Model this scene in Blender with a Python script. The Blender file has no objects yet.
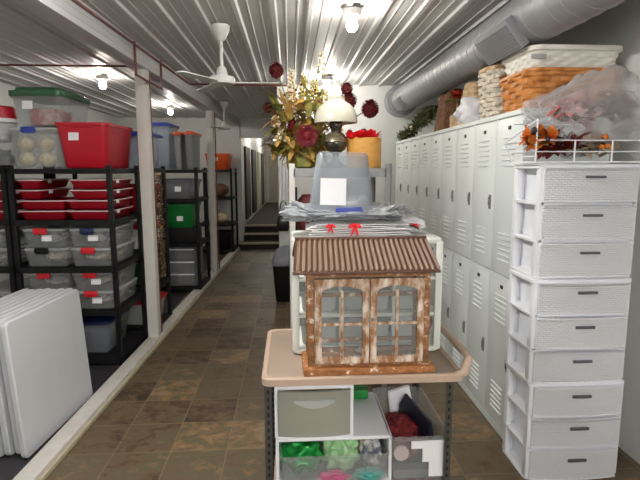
import bpy, bmesh, math, random
from mathutils import Vector, Matrix, noise
R = math.radians
PI = math.pi
rnd = random.Random(7)
SC = bpy.context.scene
COL = SC.collection

# ------------------------------------------------------------------ materials
def lin(c):
    return tuple(((v/255)/12.92 if v/255 <= .04045 else ((v/255+.055)/1.055)**2.4) for v in c) + (1,)

def nt(name):
    m = bpy.data.materials.new(name); m.use_nodes = True
    t = m.node_tree; t.nodes.clear()
    out = t.nodes.new('ShaderNodeOutputMaterial')
    return m, t, out
def node(t, typ, **kw):
    n = t.nodes.new(typ)
    for k, v in kw.items():
        if k.startswith('i_'):
            n.inputs[k[2:].replace('_', ' ')].default_value = v
        else: setattr(n, k, v)
    return n
def pbsdf(t, col, rough=.5, metal=0, spec=.5):
    b = t.nodes.new('ShaderNodeBsdfPrincipled')
    b.inputs['Base Color'].default_value = col
    b.inputs['Roughness'].default_value = rough
    b.inputs['Metallic'].default_value = metal
    b.inputs['Specular IOR Level'].default_value = spec
    return b
def mat(name, c, rough=.5, metal=0, spec=.5, var=.06, scale=9, bump=0, bscale=60):
    """plain surface with slight procedural tone variation"""
    m, t, out = nt(name)
    b = pbsdf(t, lin(c), rough, metal, spec)
    tc = node(t, 'ShaderNodeTexCoord')
    nz = node(t, 'ShaderNodeTexNoise', i_Scale=scale, i_Detail=4.0)
    t.links.new(tc.outputs['Object'], nz.inputs['Vector'])
    hs = node(t, 'ShaderNodeHueSaturation')
    hs.inputs['Color'].default_value = lin(c)
    mr = node(t, 'ShaderNodeMapRange')
    mr.inputs['To Min'].default_value = 1-var*2; mr.inputs['To Max'].default_value = 1+var*2
    t.links.new(nz.outputs['Fac'], mr.inputs['Value'])
    t.links.new(mr.outputs['Result'], hs.inputs['Value'])
    t.links.new(hs.outputs['Color'], b.inputs['Base Color'])
    if bump:
        n2 = node(t, 'ShaderNodeTexNoise', i_Scale=bscale, i_Detail=3.0)
        t.links.new(tc.outputs['Object'], n2.inputs['Vector'])
        bp = node(t, 'ShaderNodeBump', i_Strength=bump, i_Distance=.01)
        t.links.new(n2.outputs['Fac'], bp.inputs['Height'])
        t.links.new(bp.outputs['Normal'], b.inputs['Normal'])
    t.links.new(b.outputs['BSDF'], out.inputs['Surface'])
    return m
def clear(name, c, opacity=.4, rough=.15, haze=0.0):
    """see-through plastic film: part transparent, part glossy plastic"""
    m, t, out = nt(name)
    b = pbsdf(t, lin(c), rough)
    tr = node(t, 'ShaderNodeBsdfTransparent')
    tr.inputs['Color'].default_value = (.96, .97, .97, 1)
    lw = node(t, 'ShaderNodeLayerWeight', i_Blend=.25)
    mr = node(t, 'ShaderNodeMapRange')
    mr.inputs['To Min'].default_value = opacity; mr.inputs['To Max'].default_value = min(1, opacity+.35)
    t.links.new(lw.outputs['Facing'], mr.inputs['Value'])
    mx = node(t, 'ShaderNodeMixShader')
    t.links.new(mr.outputs['Result'], mx.inputs['Fac'])
    t.links.new(tr.outputs['BSDF'], mx.inputs[1]); t.links.new(b.outputs['BSDF'], mx.inputs[2])
    if haze:
        tc = node(t, 'ShaderNodeTexCoord')
        n2 = node(t, 'ShaderNodeTexNoise', i_Scale=14.0, i_Detail=4.0, i_Distortion=1.5)
        t.links.new(tc.outputs['Object'], n2.inputs['Vector'])
        bp = node(t, 'ShaderNodeBump', i_Strength=haze, i_Distance=.03)
        t.links.new(n2.outputs['Fac'], bp.inputs['Height'])
        t.links.new(bp.outputs['Normal'], b.inputs['Normal'])
    t.links.new(mx.outputs['Shader'], out.inputs['Surface'])
    return m
def emit(name, c, s):
    m, t, out = nt(name)
    e = node(t, 'ShaderNodeEmission', i_Strength=s); e.inputs['Color'].default_value = c
    t.links.new(e.outputs['Emission'], out.inputs['Surface'])
    return m
def ramp(t, fac, stops):
    r = node(t, 'ShaderNodeValToRGB')
    els = r.color_ramp.elements
    while len(els) < len(stops): els.new(.5)
    for e, (p, c) in zip(els, stops): e.position = p; e.color = c
    t.links.new(fac, r.inputs['Fac'])
    return r
def two_tone(name, a, b_, thr, soft=.06, scale=(20, 20, 20), rough=.6, detail=5, bump=0):
    """worn paint: base colour with patches of a second colour"""
    m, t, out = nt(name)
    b = pbsdf(t, lin(a), rough)
    tc = node(t, 'ShaderNodeTexCoord')
    mp = node(t, 'ShaderNodeMapping'); mp.inputs['Scale'].default_value = scale
    t.links.new(tc.outputs['Object'], mp.inputs['Vector'])
    nz = node(t, 'ShaderNodeTexNoise', i_Scale=1.0, i_Detail=float(detail), i_Roughness=.65)
    t.links.new(mp.outputs['Vector'], nz.inputs['Vector'])
    a2 = tuple(v*.72 for v in a)
    r = ramp(t, nz.outputs['Fac'], [(thr-.25, lin(a2)), (thr-soft, lin(a)), (thr+soft, lin(b_)), (1, lin(b_))])
    t.links.new(r.outputs['Color'], b.inputs['Base Color'])
    if bump:
        bp = node(t, 'ShaderNodeBump', i_Strength=bump, i_Distance=.01)
        t.links.new(nz.outputs['Fac'], bp.inputs['Height']); t.links.new(bp.outputs['Normal'], b.inputs['Normal'])
    t.links.new(b.outputs['BSDF'], out.inputs['Surface'])
    return m
def weave_plastic(name, c):
    m, t, out = nt(name)
    b = pbsdf(t, lin(c), .38)
    tc = node(t, 'ShaderNodeTexCoord')
    ck = node(t, 'ShaderNodeTexChecker', i_Scale=1.0)
    mp = node(t, 'ShaderNodeMapping'); mp.inputs['Scale'].default_value = (62, 0.001, 90)
    t.links.new(tc.outputs['Object'], mp.inputs['Vector'])
    br = node(t, 'ShaderNodeTexBrick', offset=.5, i_Scale=1.0)
    br.inputs['Mortar Size'].default_value = .16; br.inputs['Mortar Smooth'].default_value = .9
    br.inputs['Brick Width'].default_value = 1.6; br.inputs['Row Height'].default_value = .9
    mp2 = node(t, 'ShaderNodeMapping'); mp2.inputs['Rotation'].default_value = (-PI/2, 0, 0)
    t.links.new(mp.outputs['Vector'], mp2.inputs['Vector'])
    t.links.new(mp2.outputs['Vector'], br.inputs['Vector'])
    bp = node(t, 'ShaderNodeBump', i_Strength=1.0, i_Distance=.006, invert=True)
    t.links.new(br.outputs['Fac'], bp.inputs['Height'])
    t.links.new(bp.outputs['Normal'], b.inputs['Normal'])
    t.links.new(b.outputs['BSDF'], out.inputs['Surface'])
    return m
def slate_tiles(name):
    m, t, out = nt(name)
    b = pbsdf(t, (.1, .08, .06, 1), .5)
    g = node(t, 'ShaderNodeNewGeometry')
    mp = node(t, 'ShaderNodeMapping'); mp.vector_type = 'TEXTURE'
    mp.inputs['Location'].default_value = (-.666, 2.53, 0); mp.inputs['Scale'].default_value = (.305, .305, .305)
    t.links.new(g.outputs['Position'], mp.inputs['Vector'])
    br = node(t, 'ShaderNodeTexBrick', offset=0.0, squash=1.0, i_Scale=1.0)
    br.inputs['Brick Width'].default_value = 1; br.inputs['Row Height'].default_value = 1
    br.inputs['Mortar Size'].default_value = .010; br.inputs['Mortar Smooth'].default_value = .3
    t.links.new(mp.outputs['Vector'], br.inputs['Vector'])
    fl = node(t, 'ShaderNodeVectorMath', operation='FLOOR'); t.links.new(mp.outputs['Vector'], fl.inputs[0])
    wn = node(t, 'ShaderNodeTexWhiteNoise', noise_dimensions='2D'); t.links.new(fl.outputs['Vector'], wn.inputs['Vector'])
    ad = node(t, 'ShaderNodeVectorMath', operation='MULTIPLY_ADD')
    t.links.new(wn.outputs['Color'], ad.inputs[0]); ad.inputs[1].default_value = (7, 7, 7)
    t.links.new(mp.outputs['Vector'], ad.inputs[2])
    st = node(t, 'ShaderNodeMapping'); st.inputs['Scale'].default_value = (2.0, 2.6, 1)
    t.links.new(ad.outputs['Vector'], st.inputs['Vector'])
    nz = node(t, 'ShaderNodeTexNoise', i_Scale=1.3, i_Detail=10.0, i_Roughness=.74, i_Distortion=.35)
    t.links.new(st.outputs['Vector'], nz.inputs['Vector'])
    mixf = node(t, 'ShaderNodeMath', operation='MULTIPLY_ADD')
    t.links.new(wn.outputs['Value'], mixf.inputs[0]); mixf.inputs[1].default_value = .30
    sub = node(t, 'ShaderNodeMath', operation='SUBTRACT'); t.links.new(nz.outputs['Fac'], sub.inputs[0]); sub.inputs[1].default_value = .15
    t.links.new(sub.outputs[0], mixf.inputs[2])
    r = ramp(t, mixf.outputs[0], [(.20, lin((44, 38, 32))), (.36, lin((80, 63, 47))), (.47, lin((104, 86, 62))),
                                  (.56, lin((92, 87, 69))), (.66, lin((132, 103, 70))), (.80, lin((142, 130, 106)))])
    mx = node(t, 'ShaderNodeMix', data_type='RGBA')
    t.links.new(br.outputs['Fac'], mx.inputs['Factor'])
    t.links.new(r.outputs['Color'], mx.inputs[6]); mx.inputs[7].default_value = lin((126, 112, 92))
    t.links.new(mx.outputs[2], b.inputs['Base Color'])
    bp = node(t, 'ShaderNodeBump', i_Strength=.25, i_Distance=.004)
    t.links.new(nz.outputs['Fac'], bp.inputs['Height']); t.links.new(bp.outputs['Normal'], b.inputs['Normal'])
    t.links.new(b.outputs['BSDF'], out.inputs['Surface'])
    return m

M = dict(
    floor=slate_tiles('slate_tile_floor'),
    darkfloor=mat('dark_rubber_floor', (44, 43, 45), .6, var=.12, scale=4),
    kerb=mat('white_painted_wood', (205, 201, 194), .55, var=.08, scale=14),
    wall=mat('white_wall_paint', (228, 229, 226), .6, var=.02),
    ceil=mat('ribbed_ceiling_metal', (206, 206, 205), .5, metal=0, spec=.25, var=.03, scale=3),
    beam=mat('white_beam_paint', (196, 196, 196), .5, var=.03),
    post=mat('white_post_paint', (226, 222, 214), .5, var=.04),
    lock=mat('pale_grey_locker_paint', (228, 235, 232), .35, var=.015, scale=3),
    steel=mat('worn_steel', (134, 133, 128), .45, metal=.35),
    black=mat('black_plastic', (13, 13, 15), .55, spec=.3),
    blackm=mat('black_metal', (26, 26, 27), .4, metal=.3),
    galv=mat('galvanised_steel', (176, 178, 180), .32, metal=.75, var=.05, scale=20),
    galvd=mat('dull_galvanised_post', (128, 128, 128), .4, metal=.5, var=.1, scale=40),
    duct=mat('galvanised_duct', (158, 160, 163), .48, metal=.35, var=.05, scale=12),
    ductvent=mat('duct_register_metal', (146, 148, 150), .5, metal=.2),
    white=mat('white_plastic', (236, 238, 242), .38, var=.01),
    weave=weave_plastic('white_weave_plastic', (236, 238, 243)),
    offwhite=mat('off_white_plastic', (222, 226, 218), .4, var=.02),
    milky=clear('milky_plastic', (222, 226, 224), .42, .25),
    dgrey=mat('dark_grey_handle', (78, 80, 84), .4),
    cart=mat('beige_cart_plastic', (184, 160, 142), .5, var=.03),
    cartdeck=mat('beige_cart_deck', (154, 136, 120), .45, var=.06, scale=5),
    distress=two_tone('distressed_brown_wood', (152, 104, 62), (222, 208, 190), .60, .05, (26, 26, 34), .6, bump=.15),
    distress2=two_tone('distressed_white_wood', (152, 106, 66), (226, 212, 196), .535, .09, (34, 24, 14), .6, bump=.15),
    plinth=two_tone('distressed_plinth_wood', (176, 114, 62), (232, 220, 206), .62, .03, (30, 30, 40), .6),
    roof=mat('rusty_brown_roof', (98, 70, 50), .5, var=.04, scale=6),
    roofedge=mat('dark_brown_roof_edge', (92, 60, 44), .5),
    glass=clear('window_glass', (220, 226, 226), .10, .03),
    clear=clear('clear_plastic', (196, 198, 198), .15, .16),
    clear2=clear('cloudy_plastic', (158, 164, 172), .30, .2),
    clear3=clear('clear_drawer_plastic', (188, 190, 176), .42, .22),
    bluebin=clear('clear_blue_bin_plastic', (178, 190, 208), .34, .2),
    bag=clear('crumpled_plastic_bag', (222, 220, 222), .30, .16, haze=.4),
    greybag=clear('grey_plastic_bag', (158, 162, 166), .62, .25, haze=.6),
    red=mat('red_plastic', (182, 15, 38), .45, var=.03),
    redtray=mat('red_tray_plastic', (148, 15, 30), .35, var=.03),
    redlatch=mat('red_latch', (205, 30, 40), .4),
    green=mat('green_lid_plastic', (50, 92, 62), .45),
    kgreen=mat('green_bin_plastic', (24, 122, 52), .4),
    dgreen=mat('dark_green_plastic', (30, 70, 56), .45),
    orange=mat('orange_plastic', (214, 84, 28), .4),
    blue=mat('blue_plastic', (42, 62, 150), .4),
    darkblue=mat('dark_blue_plastic', (30, 36, 78), .45),
    greybin=mat('grey_bin_plastic', (110, 112, 116), .45),
    chestbin=clear('grey_clear_plastic', (150, 152, 156), .62, .25),
    label=mat('white_label', (238, 238, 240), .6, var=.01),
    paper=mat('white_paper', (240, 240, 240), .7, var=.03, scale=30),
    cookie=two_tone('cream_ball_ornament', (214, 190, 140), (232, 222, 196), .5, .1, (30, 30, 30), .6),
    wicker=two_tone('orange_brown_wicker', (196, 122, 52), (214, 150, 84), .55, .1, (18, 18, 18), .45),
    wicker_dark=mat('dark_wicker_strand', (140, 92, 52), .55),
    wicker_tan=two_tone('tan_wicker', (186, 150, 108), (212, 188, 150), .5, .1, (30, 30, 30), .6),
    wicker_white=mat('white_wicker', (236, 234, 224), .5, var=.03),
    rope=two_tone('cream_rope_weave', (226, 218, 200), (205, 190, 164), .6, .05, (40, 40, 40), .6),
    cloth=mat('white_cloth', (232, 232, 236), .85, var=.04),
    burlap=two_tone('brown_burlap', (112, 78, 54), (140, 102, 74), .55, .12, (40, 40, 40), .85, bump=.4),
    pine=two_tone('evergreen_needles', (92, 108, 66), (150, 150, 108), .55, .1, (30, 30, 30), .7),
    leafg=two_tone('green_gold_leaves', (104, 116, 52), (182, 166, 84), .5, .12, (12, 12, 12), .6),
    leafgold=two_tone('gold_brown_leaves', (168, 126, 62), (206, 170, 92), .5, .12, (12, 12, 12), .6),
    burg=two_tone('burgundy_petals', (92, 18, 24), (120, 42, 42), .55, .1, (50, 50, 50), .6),
    redpet=two_tone('deep_red_petals', (98, 5, 15), (124, 12, 22), .55, .1, (30, 30, 30), .7),
    brightred=mat('bright_red_cloth', (226, 24, 34), .6, var=.08, scale=30),
    cream=two_tone('cream_blossom', (228, 214, 176), (236, 196, 160), .6, .1, (20, 20, 20), .7),
    yellowb=two_tone('yellow_green_blossom', (198, 182, 88), (222, 206, 140), .55, .1, (20, 20, 20), .7),
    orangepet=two_tone('orange_petals', (214, 128, 40), (190, 70, 30), .55, .1, (30, 30, 30), .6),
    stem=mat('stem_green', (86, 98, 56), .6),
    legm=mat('dark_leg_steel', (78, 77, 74), .45, metal=.4),
    slot=mat('pale_grey_slot', (176, 176, 172), .5),
    redorange=two_tone('red_orange_petals', (186, 40, 26), (206, 84, 40), .55, .1, (40, 40, 40), .7),
    opal=mat('opal_glass', (236, 232, 214), .22, var=.01),
    chimney=clear('lamp_chimney_glass', (240, 240, 235), .28, .05),
    pewter=mat('dark_pewter', (96, 92, 86), .25, metal=.85),
    brass=mat('dull_brass', (190, 178, 150), .25, metal=.8),
    drum=two_tone('honey_wood_drum', (222, 158, 70), (232, 178, 96), .55, .15, (10, 10, 40), .5),
    bulbglow=emit('lit_bulb', (1, .93, .84, 1), 1),
    porcelain=mat('white_porcelain', (240, 240, 236), .3),
    fan=mat('white_fan_enamel', (226, 226, 222), .35),
    rust=mat('red_brown_pipe', (112, 60, 50), .5, var=.1, scale=20),
    carpet=mat('dark_brown_carpet', (58, 50, 44), .9, var=.15, scale=40),
    nosing=mat('pale_step_nosing', (186, 176, 150), .6),
    brown=mat('dark_brown_wood', (52, 38, 32), .5),
    doorw=mat('pale_door_paint', (196, 190, 172), .6),
    trash=mat('grey_bin_lid', (122, 122, 132), .4),
    tabletop=mat('white_table_plastic', (202, 204, 207), .45, var=.015),
    tableside=mat('grey_table_frame', (120, 122, 124), .4, metal=.5),
    greenfoil=mat('green_foil', (30, 150, 66), .2, metal=.4, var=.25, scale=40, bump=.5, bscale=50),
    palegreen=mat('pale_green_floss', (170, 214, 160), .5, var=.15, scale=40, bump=.4, bscale=60),
    pink=mat('magenta_packet', (206, 30, 120), .4),
    teal=mat('teal_packet', (70, 150, 140), .4),
    darkred=two_tone('dark_red_dried_petals', (96, 16, 22), (150, 40, 44), .55, .1, (60, 60, 60), .7, bump=.5),
    navy=mat('black_navy_packaging', (28, 30, 44), .3),
    pinkw=mat('pinkish_white_lid', (232, 206, 204), .5),
    ftan=mat('tan_fabric', (188, 172, 148), .85, var=.08, scale=20),
    fmix=two_tone('mixed_craft_fabric', (150, 120, 110), (214, 200, 190), .5, .05, (14, 14, 14), .8),
    fmix2=two_tone('mixed_blue_fabric', (110, 116, 130), (206, 202, 196), .5, .05, (16, 16, 16), .8),
    fred=two_tone('red_white_fabric', (190, 80, 76), (232, 210, 204), .55, .1, (7, 7, 7), .8),
    grn_rib=mat('green_ribbon', (30, 92, 56), .45),
    beads=two_tone('gold_brown_beads', (96, 70, 44), (210, 180, 130), .58, .05, (60, 60, 60), .35),
)

# ------------------------------------------------------------------ mesh helper
class MB:
    def __init__(s): s.bm = bmesh.new()
    def quadgrid(s, rings, closed=True, cap0=True, cap1=True):
        vs = [[s.bm.verts.new(p) for p in r] for r in rings]
        n = len(vs[0])
        for a, b in zip(vs, vs[1:]):
            for i in range(n if closed else n-1):
                j = (i+1) % n
                try: s.bm.faces.new((a[i], a[j], b[j], b[i]))
                except ValueError: pass
        if closed and cap0: s.bm.faces.new(list(reversed(vs[0])))
        if closed and cap1: s.bm.faces.new(vs[-1])
        return s
    def box(s, c, size, rot=None, bev=0):
        r = bmesh.ops.create_cube(s.bm, size=1)
        vs = r['verts']
        mtx = Matrix.Translation(Vector(c)) @ (rot.to_4x4() if rot else Matrix.Identity(4)) @ Matrix.Diagonal((*size, 1))
        bmesh.ops.transform(s.bm, matrix=mtx, verts=vs)
        if bev:
            es = list({e for v in vs for e in v.link_edges})
            bmesh.ops.bevel(s.bm, geom=es, offset=bev, segments=2, affect='EDGES', profile=.6)
        return s
    def b2(s, x0, x1, y0, y1, z0, z1, bev=0):
        return s.box(((x0+x1)/2, (y0+y1)/2, (z0+z1)/2), (abs(x1-x0), abs(y1-y0), abs(z1-z0)), None, bev)
    def tube(s, pts, r, n=8, cap=True):
        pts = [Vector(p) for p in pts]
        rad = r if isinstance(r, (list, tuple)) else [r]*len(pts)
        rings = []; up = None
        for i, p in enumerate(pts):
            d = (pts[min(i+1, len(pts)-1)]-pts[max(i-1, 0)]).normalized()
            if up is None:
                up = Vector((0, 0, 1)) if abs(d.z) < .9 else Vector((1, 0, 0))
            a = d.cross(up)
            if a.length < 1e-5: a = d.cross(Vector((1, 0, 0)))
            a.normalize(); b = a.cross(d).normalized(); up = b
            rings.append([p+a*rad[i]*math.cos(2*PI*k/n)+b*rad[i]*math.sin(2*PI*k/n) for k in range(n)])
        return s.quadgrid(rings, True, cap, cap)
    def lathe(s, prof, n=24, c=(0, 0, 0), cap0=True, cap1=True):
        rings = [[(c[0]+r*math.cos(2*PI*k/n), c[1]+r*math.sin(2*PI*k/n), c[2]+z) for k in range(n)] for r, z in prof]
        return s.quadgrid(rings, True, cap0, cap1)
    def rring(s, w, d, r, z, c=(0, 0), n=4):
        r = min(r, w/2-1e-4, d/2-1e-4); out = []
        for (sx, sy, a0) in ((1, 1, 0), (-1, 1, PI/2), (-1, -1, PI), (1, -1, 1.5*PI)):
            for k in range(n+1):
                a = a0+PI/2*k/n
                out.append((c[0]+sx*(w/2-r)+r*math.cos(a), c[1]+sy*(d/2-r)+r*math.sin(a), z))
        return out
    def rloft(s, levels, cap0=True, cap1=True, c=(0, 0)):
        """levels: (w, d, radius, z)"""
        return s.quadgrid([s.rring(w, d, r, z, c) for w, d, r, z in levels], True, cap0, cap1)
    def bin(s, w, d, h, taper=.03, r=.03, t=.004, rim=.012, rimh=.015, z0=0):
        """open tub with wall thickness and a rolled rim"""
        f = lambda k: (w-2*taper*(1-k), d-2*taper*(1-k))
        w0, d0 = f(0); w1, d1 = f(1)
        L = [(w0-.02, d0-.02, r*.7, z0), (w0, d0, r, z0+.01), (w1, d1, r, z0+h-rimh), (w1+2*rim, d1+2*rim, r+rim, z0+h-rimh),
             (w1+2*rim, d1+2*rim, r+rim, z0+h), (w1-2*t, d1-2*t, r, z0+h), (w0-2*t, d0-2*t, r, z0+.012), (w0-2*t-.02, d0-2*t-.02, r*.7, z0+t+.002)]
        return s.rloft(L)
    def slab(s, w, d, z0, z1, r=.03, ch=.006, c=(0, 0)):
        return s.rloft([(w-2*ch, d-2*ch, r, z0), (w, d, r, z0+ch), (w, d, r, z1-ch), (w-2*ch, d-2*ch, r, z1)], c=c)
    def sphere(s, c, r, sub=2, sc=(1, 1, 1), lump=0, freq=8, seed=0):
        ret = bmesh.ops.create_icosphere(s.bm, subdivisions=sub, radius=1)
        for v in ret['verts']:
            p = v.co.copy()
            k = 1
            if lump:
                k += lump*noise.noise(Vector((p.x*freq/4+seed*3.1, p.y*freq/4+seed*1.7, p.z*freq/4)))
            v.co = Vector((c[0]+p.x*r*sc[0]*k, c[1]+p.y*r*sc[1]*k, c[2]+p.z*r*sc[2]*k))
        return s
    def leaf(s, base, d, L, w, droop=.3, n=5, side=None, fold=.15):
        base = Vector(base); d = Vector(d).normalized()
        sd = side or d.cross(Vector((0, 0, 1)))
        if sd.length < 1e-3: sd = Vector((1, 0, 0))
        sd.normalize(); p = base.copy(); rows = []
        for i in range(n+1):
            k = i/n
            ww = w*math.sin(PI*min(1, .12+k*.88))**.8*.5
            nrm = sd.cross(d).normalized()
            rows.append([p-sd*ww, p+nrm*(-fold*ww), p+sd*ww])
            d = (d+Vector((0, 0, -droop/n*1.6))).normalized()
            p = p+d*(L/n)
        return s.quadgrid(rows, closed=False)
    def flip(s):
        return s
    def build(s, name, m, parent=None, loc=(0, 0, 0), rot=(0, 0, 0), smooth=True, angle=40):
        bm = s.bm
        bmesh.ops.recalc_face_normals(bm, faces=bm.faces)
        me = bpy.data.meshes.new(name)
        bm.to_mesh(me); bm.free()
        o = bpy.data.objects.new(name, me); COL.objects.link(o)
        me.materials.append(M[m] if isinstance(m, str) else m)
        if smooth:
            for p in me.polygons: p.use_smooth = True
            try: me.set_sharp_from_angle(angle=R(angle))
            except Exception: pass
        if parent: o.parent = parent
        o.location = loc; o.rotation_euler = rot
        return o

def tag(o, label, cat, group=None, kind=None):
    o['label'] = label; o['category'] = cat
    if group: o['group'] = group
    if kind: o['kind'] = kind
    return o
def thing(name, label, cat, loc=(0, 0, 0), rotz=0, group=None, rot=None):
    o = bpy.data.objects.new(name, None); COL.objects.link(o)
    o.empty_display_size = .05
    o.location = loc; o.rotation_euler = rot or (0, 0, rotz)
    return tag(o, label, cat, group)
def struct(o):
    o['kind'] = 'structure'; return o
def dup(o, label=None, group=None, loc=None, rotz=None, parent=None):
    c = o.copy(); COL.objects.link(c); c.parent = parent
    for ch in [x for x in bpy.data.objects if x.parent == o]:
        dup(ch, parent=c)
    if label: c['label'] = label
    if group: c['group'] = group
    if loc is not None: c.location = loc
    if rotz is not None: c.rotation_euler = (0, 0, rotz)
    return c

# left aisle frame: the kerb line turns 2 degrees from the lockers' line
TH = -math.atan(.0357)
ex = Vector((math.cos(TH), math.sin(TH), 0)); ey = Vector((-math.sin(TH), math.cos(TH), 0))
def KX(y): return -1.325+.0357*y           # aisle side edge of the kerb
def LP(u, y, z=0):                          # u measured from the kerb edge
    return (KX(y)+u, y, z)

# ------------------------------------------------------------------ setting
CZ = 2.5
def build_room():
    f = MB(); f.b2(-1.3, 1.84, -2.6, 9.75, -.06, 0); struct(f.build('floor', 'floor'))
    f = MB(); f.b2(-3.3, -1.3, -2.6, 9.75, -.06, -.001); struct(f.build('floor_side', 'darkfloor'))
    k = MB(); k.box((-.0525, 0, .025), (.105, 12.2, .05), None, .006)
    struct(k.build('trim_1', 'kerb', loc=LP(0, 3.55), rot=(0, 0, TH)))
    k = MB(); k.box((.008, 0, .014), (.016, 12.2, .028), None, .004)
    struct(k.build('trim_2', 'nosing', loc=LP(0, 3.55), rot=(0, 0, TH)))
    w = MB(); w.b2(1.80, 1.90, -2.7, 6.0, -.06, CZ+.1); struct(w.build('wall_right', 'wall'))
    w = MB(); w.b2(-3.3, -3.2, -2.7, 9.8, -.06, CZ+.1); struct(w.build('wall_left', 'wall'))
    w = MB(); w.b2(-3.3, 1.9, -2.8, -2.7, -.06, CZ+.1); struct(w.build('wall_rear', 'wall'))
    w = MB(); w.b2(-.14, 1.9, 5.88, 6.0, -.06, CZ+.1); struct(w.build('wall_back', 'wall'))
    w = MB(); w.b2(-.14, -.02, 6.0, 9.6, -.06, CZ+.1); struct(w.build('wall_inner', 'wall'))
    # far wall with the opening to the raised passage
    w = MB(); w.b2(-3.3, -.93, 9.6, 9.72, -.06, CZ+.1); w.b2(-.95, -.02, 9.6, 9.72, 2.13, CZ+.1)
    struct(w.build('wall_far', 'wall'))
    # raised passage beyond the steps
    p = MB(); p.b2(-1.0, .1, 10.15, 17.2, -.06, .40); struct(p.build('floor_passage', 'carpet'))
    p = MB(); p.quadgrid([[(-.95, 9.72, -.05), (-.82, 17.2, -.05), (-.94, 17.2, -.05), (-1.07, 9.72, -.05)],
                          [(-.95, 9.72, CZ), (-.82, 17.2, CZ), (-.94, 17.2, CZ), (-1.07, 9.72, CZ)]])
    struct(p.build('wall_passage_left', 'wall', smooth=False))
    p = MB(); p.b2(.0, .1, 9.72, 17.2, -.05, CZ); struct(p.build('wall_passage_right', 'wall'))
    p = MB(); p.b2(-1.05, .1, 17.2, 17.3, -.05, CZ); struct(p.build('wall_passage_end', 'wall'))
    p = MB(); p.b2(-1.07, .1, 9.72, 17.3, CZ, CZ+.06); struct(p.build('ceiling_passage', 'wall'))
    # skirting of the passage
    p = MB(); p.quadgrid([[(-.945, 10.16, .40), (-.815, 17.2, .40), (-.83, 17.2, .40), (-.96, 10.16, .40)],
                          [(-.945, 10.16, .50), (-.815, 17.2, .50), (-.83, 17.2, .50), (-.96, 10.16, .50)]])
    struct(p.build('baseboard_passage', 'post', smooth=False))
    # dark and pale doors along the passage wall
    def pdoor(n, y0, y1, m):
        xx = lambda y: -.95+(y-9.72)*.13/7.48
        d = MB()
        d.quadgrid([[(xx(y0)+.045, y0, .5), (xx(y1)+.045, y1, .5), (xx(y1)-.02, y1, .5), (xx(y0)-.02, y0, .5)],
                    [(xx(y0)+.045, y0, 2.0), (xx(y1)+.045, y1, 2.0), (xx(y1)-.02, y1, 2.0), (xx(y0)-.02, y0, 2.0)]])
        struct(d.build('door_%d' % n, m, smooth=False))
    pdoor(1, 10.25, 11.15, 'brown'); pdoor(2, 11.75, 12.7, 'blackm'); pdoor(3, 13.4, 14.2, 'doorw'); pdoor(4, 14.6, 15.4, 'brown')
    d = MB(); d.b2(-.74, -.15, 17.15, 17.2, .40, 2.0); struct(d.build('door_5', 'doorw'))
    # steps
    for i, (y0, z1) in enumerate(((9.42, .135), (9.78, .27), (10.1, .405))):
        s_ = MB(); s_.b2(-1.0, -.02, y0, 10.2, -.02, z1-.004)
        o = struct(s_.build('stair_step', 'carpet'))
        n_ = MB(); n_.b2(-1.0, -.02, y0-.016, y0+.04, z1-.035, z1, .003)
        n_.build('step_nosing', 'nosing', o)
    # ribbed metal ceiling: trapezoid ribs every 23 cm with two small ones between
    prof = []
    x = -3.3
    def rib(x, w, h): return [(x-w, 0), (x-w*.55, -h), (x+w*.55, -h), (x+w, 0)]
    while x < 1.9:
        prof += rib(x, .024, .015) + rib(x+.076, .008, .004) + rib(x+.152, .008, .004)
        x += .229
    rows = [[(px, yy, CZ+pz) for px, pz in prof] for yy in (-2.7, 9.7)]
    c = MB(); c.quadgrid(rows, closed=False)
    top = [[(-3.35, yy, CZ+.12), (1.95, yy, CZ+.12)] for yy in (-2.7, 9.7)]
    c.quadgrid(top, closed=False)
    struct(c.build('ceiling', 'ceil', smooth=False))
    # beam over the posts
    b = MB(); b.box((-.055, 0, 2.425), (.13, 12.2, .16), None, .004)
    for zz in (2.385, 2.43, 2.47): b.box((.0115, 0, zz), (.004, 12.2, .006))
    struct(b.build('beam', 'beam', loc=LP(0, 3.55), rot=(0, 0, TH)))
    for y in (4.31, 7.16):
        p = MB(); p.box((-.053, 0, 1.2), (.092, .092, 2.30), None, .006)
        struct(p.build('support_post', 'post', loc=LP(0, y), rot=(0, 0, TH)))
build_room()

# ------------------------------------------------------------------ lamps
BULB_S = 420; FILL_S = 160; FILL2_S = 260  # strengths of the bulbs and of the added fill tubes
M['bulbglow'].node_tree.nodes['Emission'].inputs['Strength'].default_value = BULB_S
M['bulbdim'] = emit('lit_bulb_bay', (1, .93, .84, 1), 300)
M['fillglow'] = emit('fill_tube_glow', (1, .97, .94, 1), FILL_S)
def lamp_fixture(x, y, label, z=CZ, glow='bulbglow'):
    t = thing('ceiling_bulb', label, 'light bulb', (x, y, z), 0, 'bare bulbs on the ceiling')
    MB().lathe([(.02, -.05), (.045, -.04), (.06, -.012), (.06, .0)], 20).build('lamp_holder', 'porcelain', t)
    MB().lathe([(.002, -.128), (.018, -.124), (.031, -.108), (.035, -.092), (.031, -.074), (.02, -.058), (.014, -.05)], 18).build('bulb', glow, t)
CB = CZ-.02
LB1 = (-1.92, 5.36); LB2 = (-1.80, 7.75)
M['bulbmain'] = emit('lit_bulb_main', (1, .93, .84, 1), 210)
lamp_fixture(.385, 3.12, 'bare lit bulb on the ceiling over the aisle, straight above the oil lamp', CB, 'bulbmain')
lamp_fixture(.40, 5.3, 'bare lit bulb on the ceiling close to the white end wall', CB)
lamp_fixture(LB1[0], LB1[1], 'bare lit bulb over the near black shelves left of the beam', CB, 'bulbdim')
lamp_fixture(LB2[0], LB2[1], 'bare lit bulb over the far black shelves left of the beam', CB, 'bulbdim')
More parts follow.
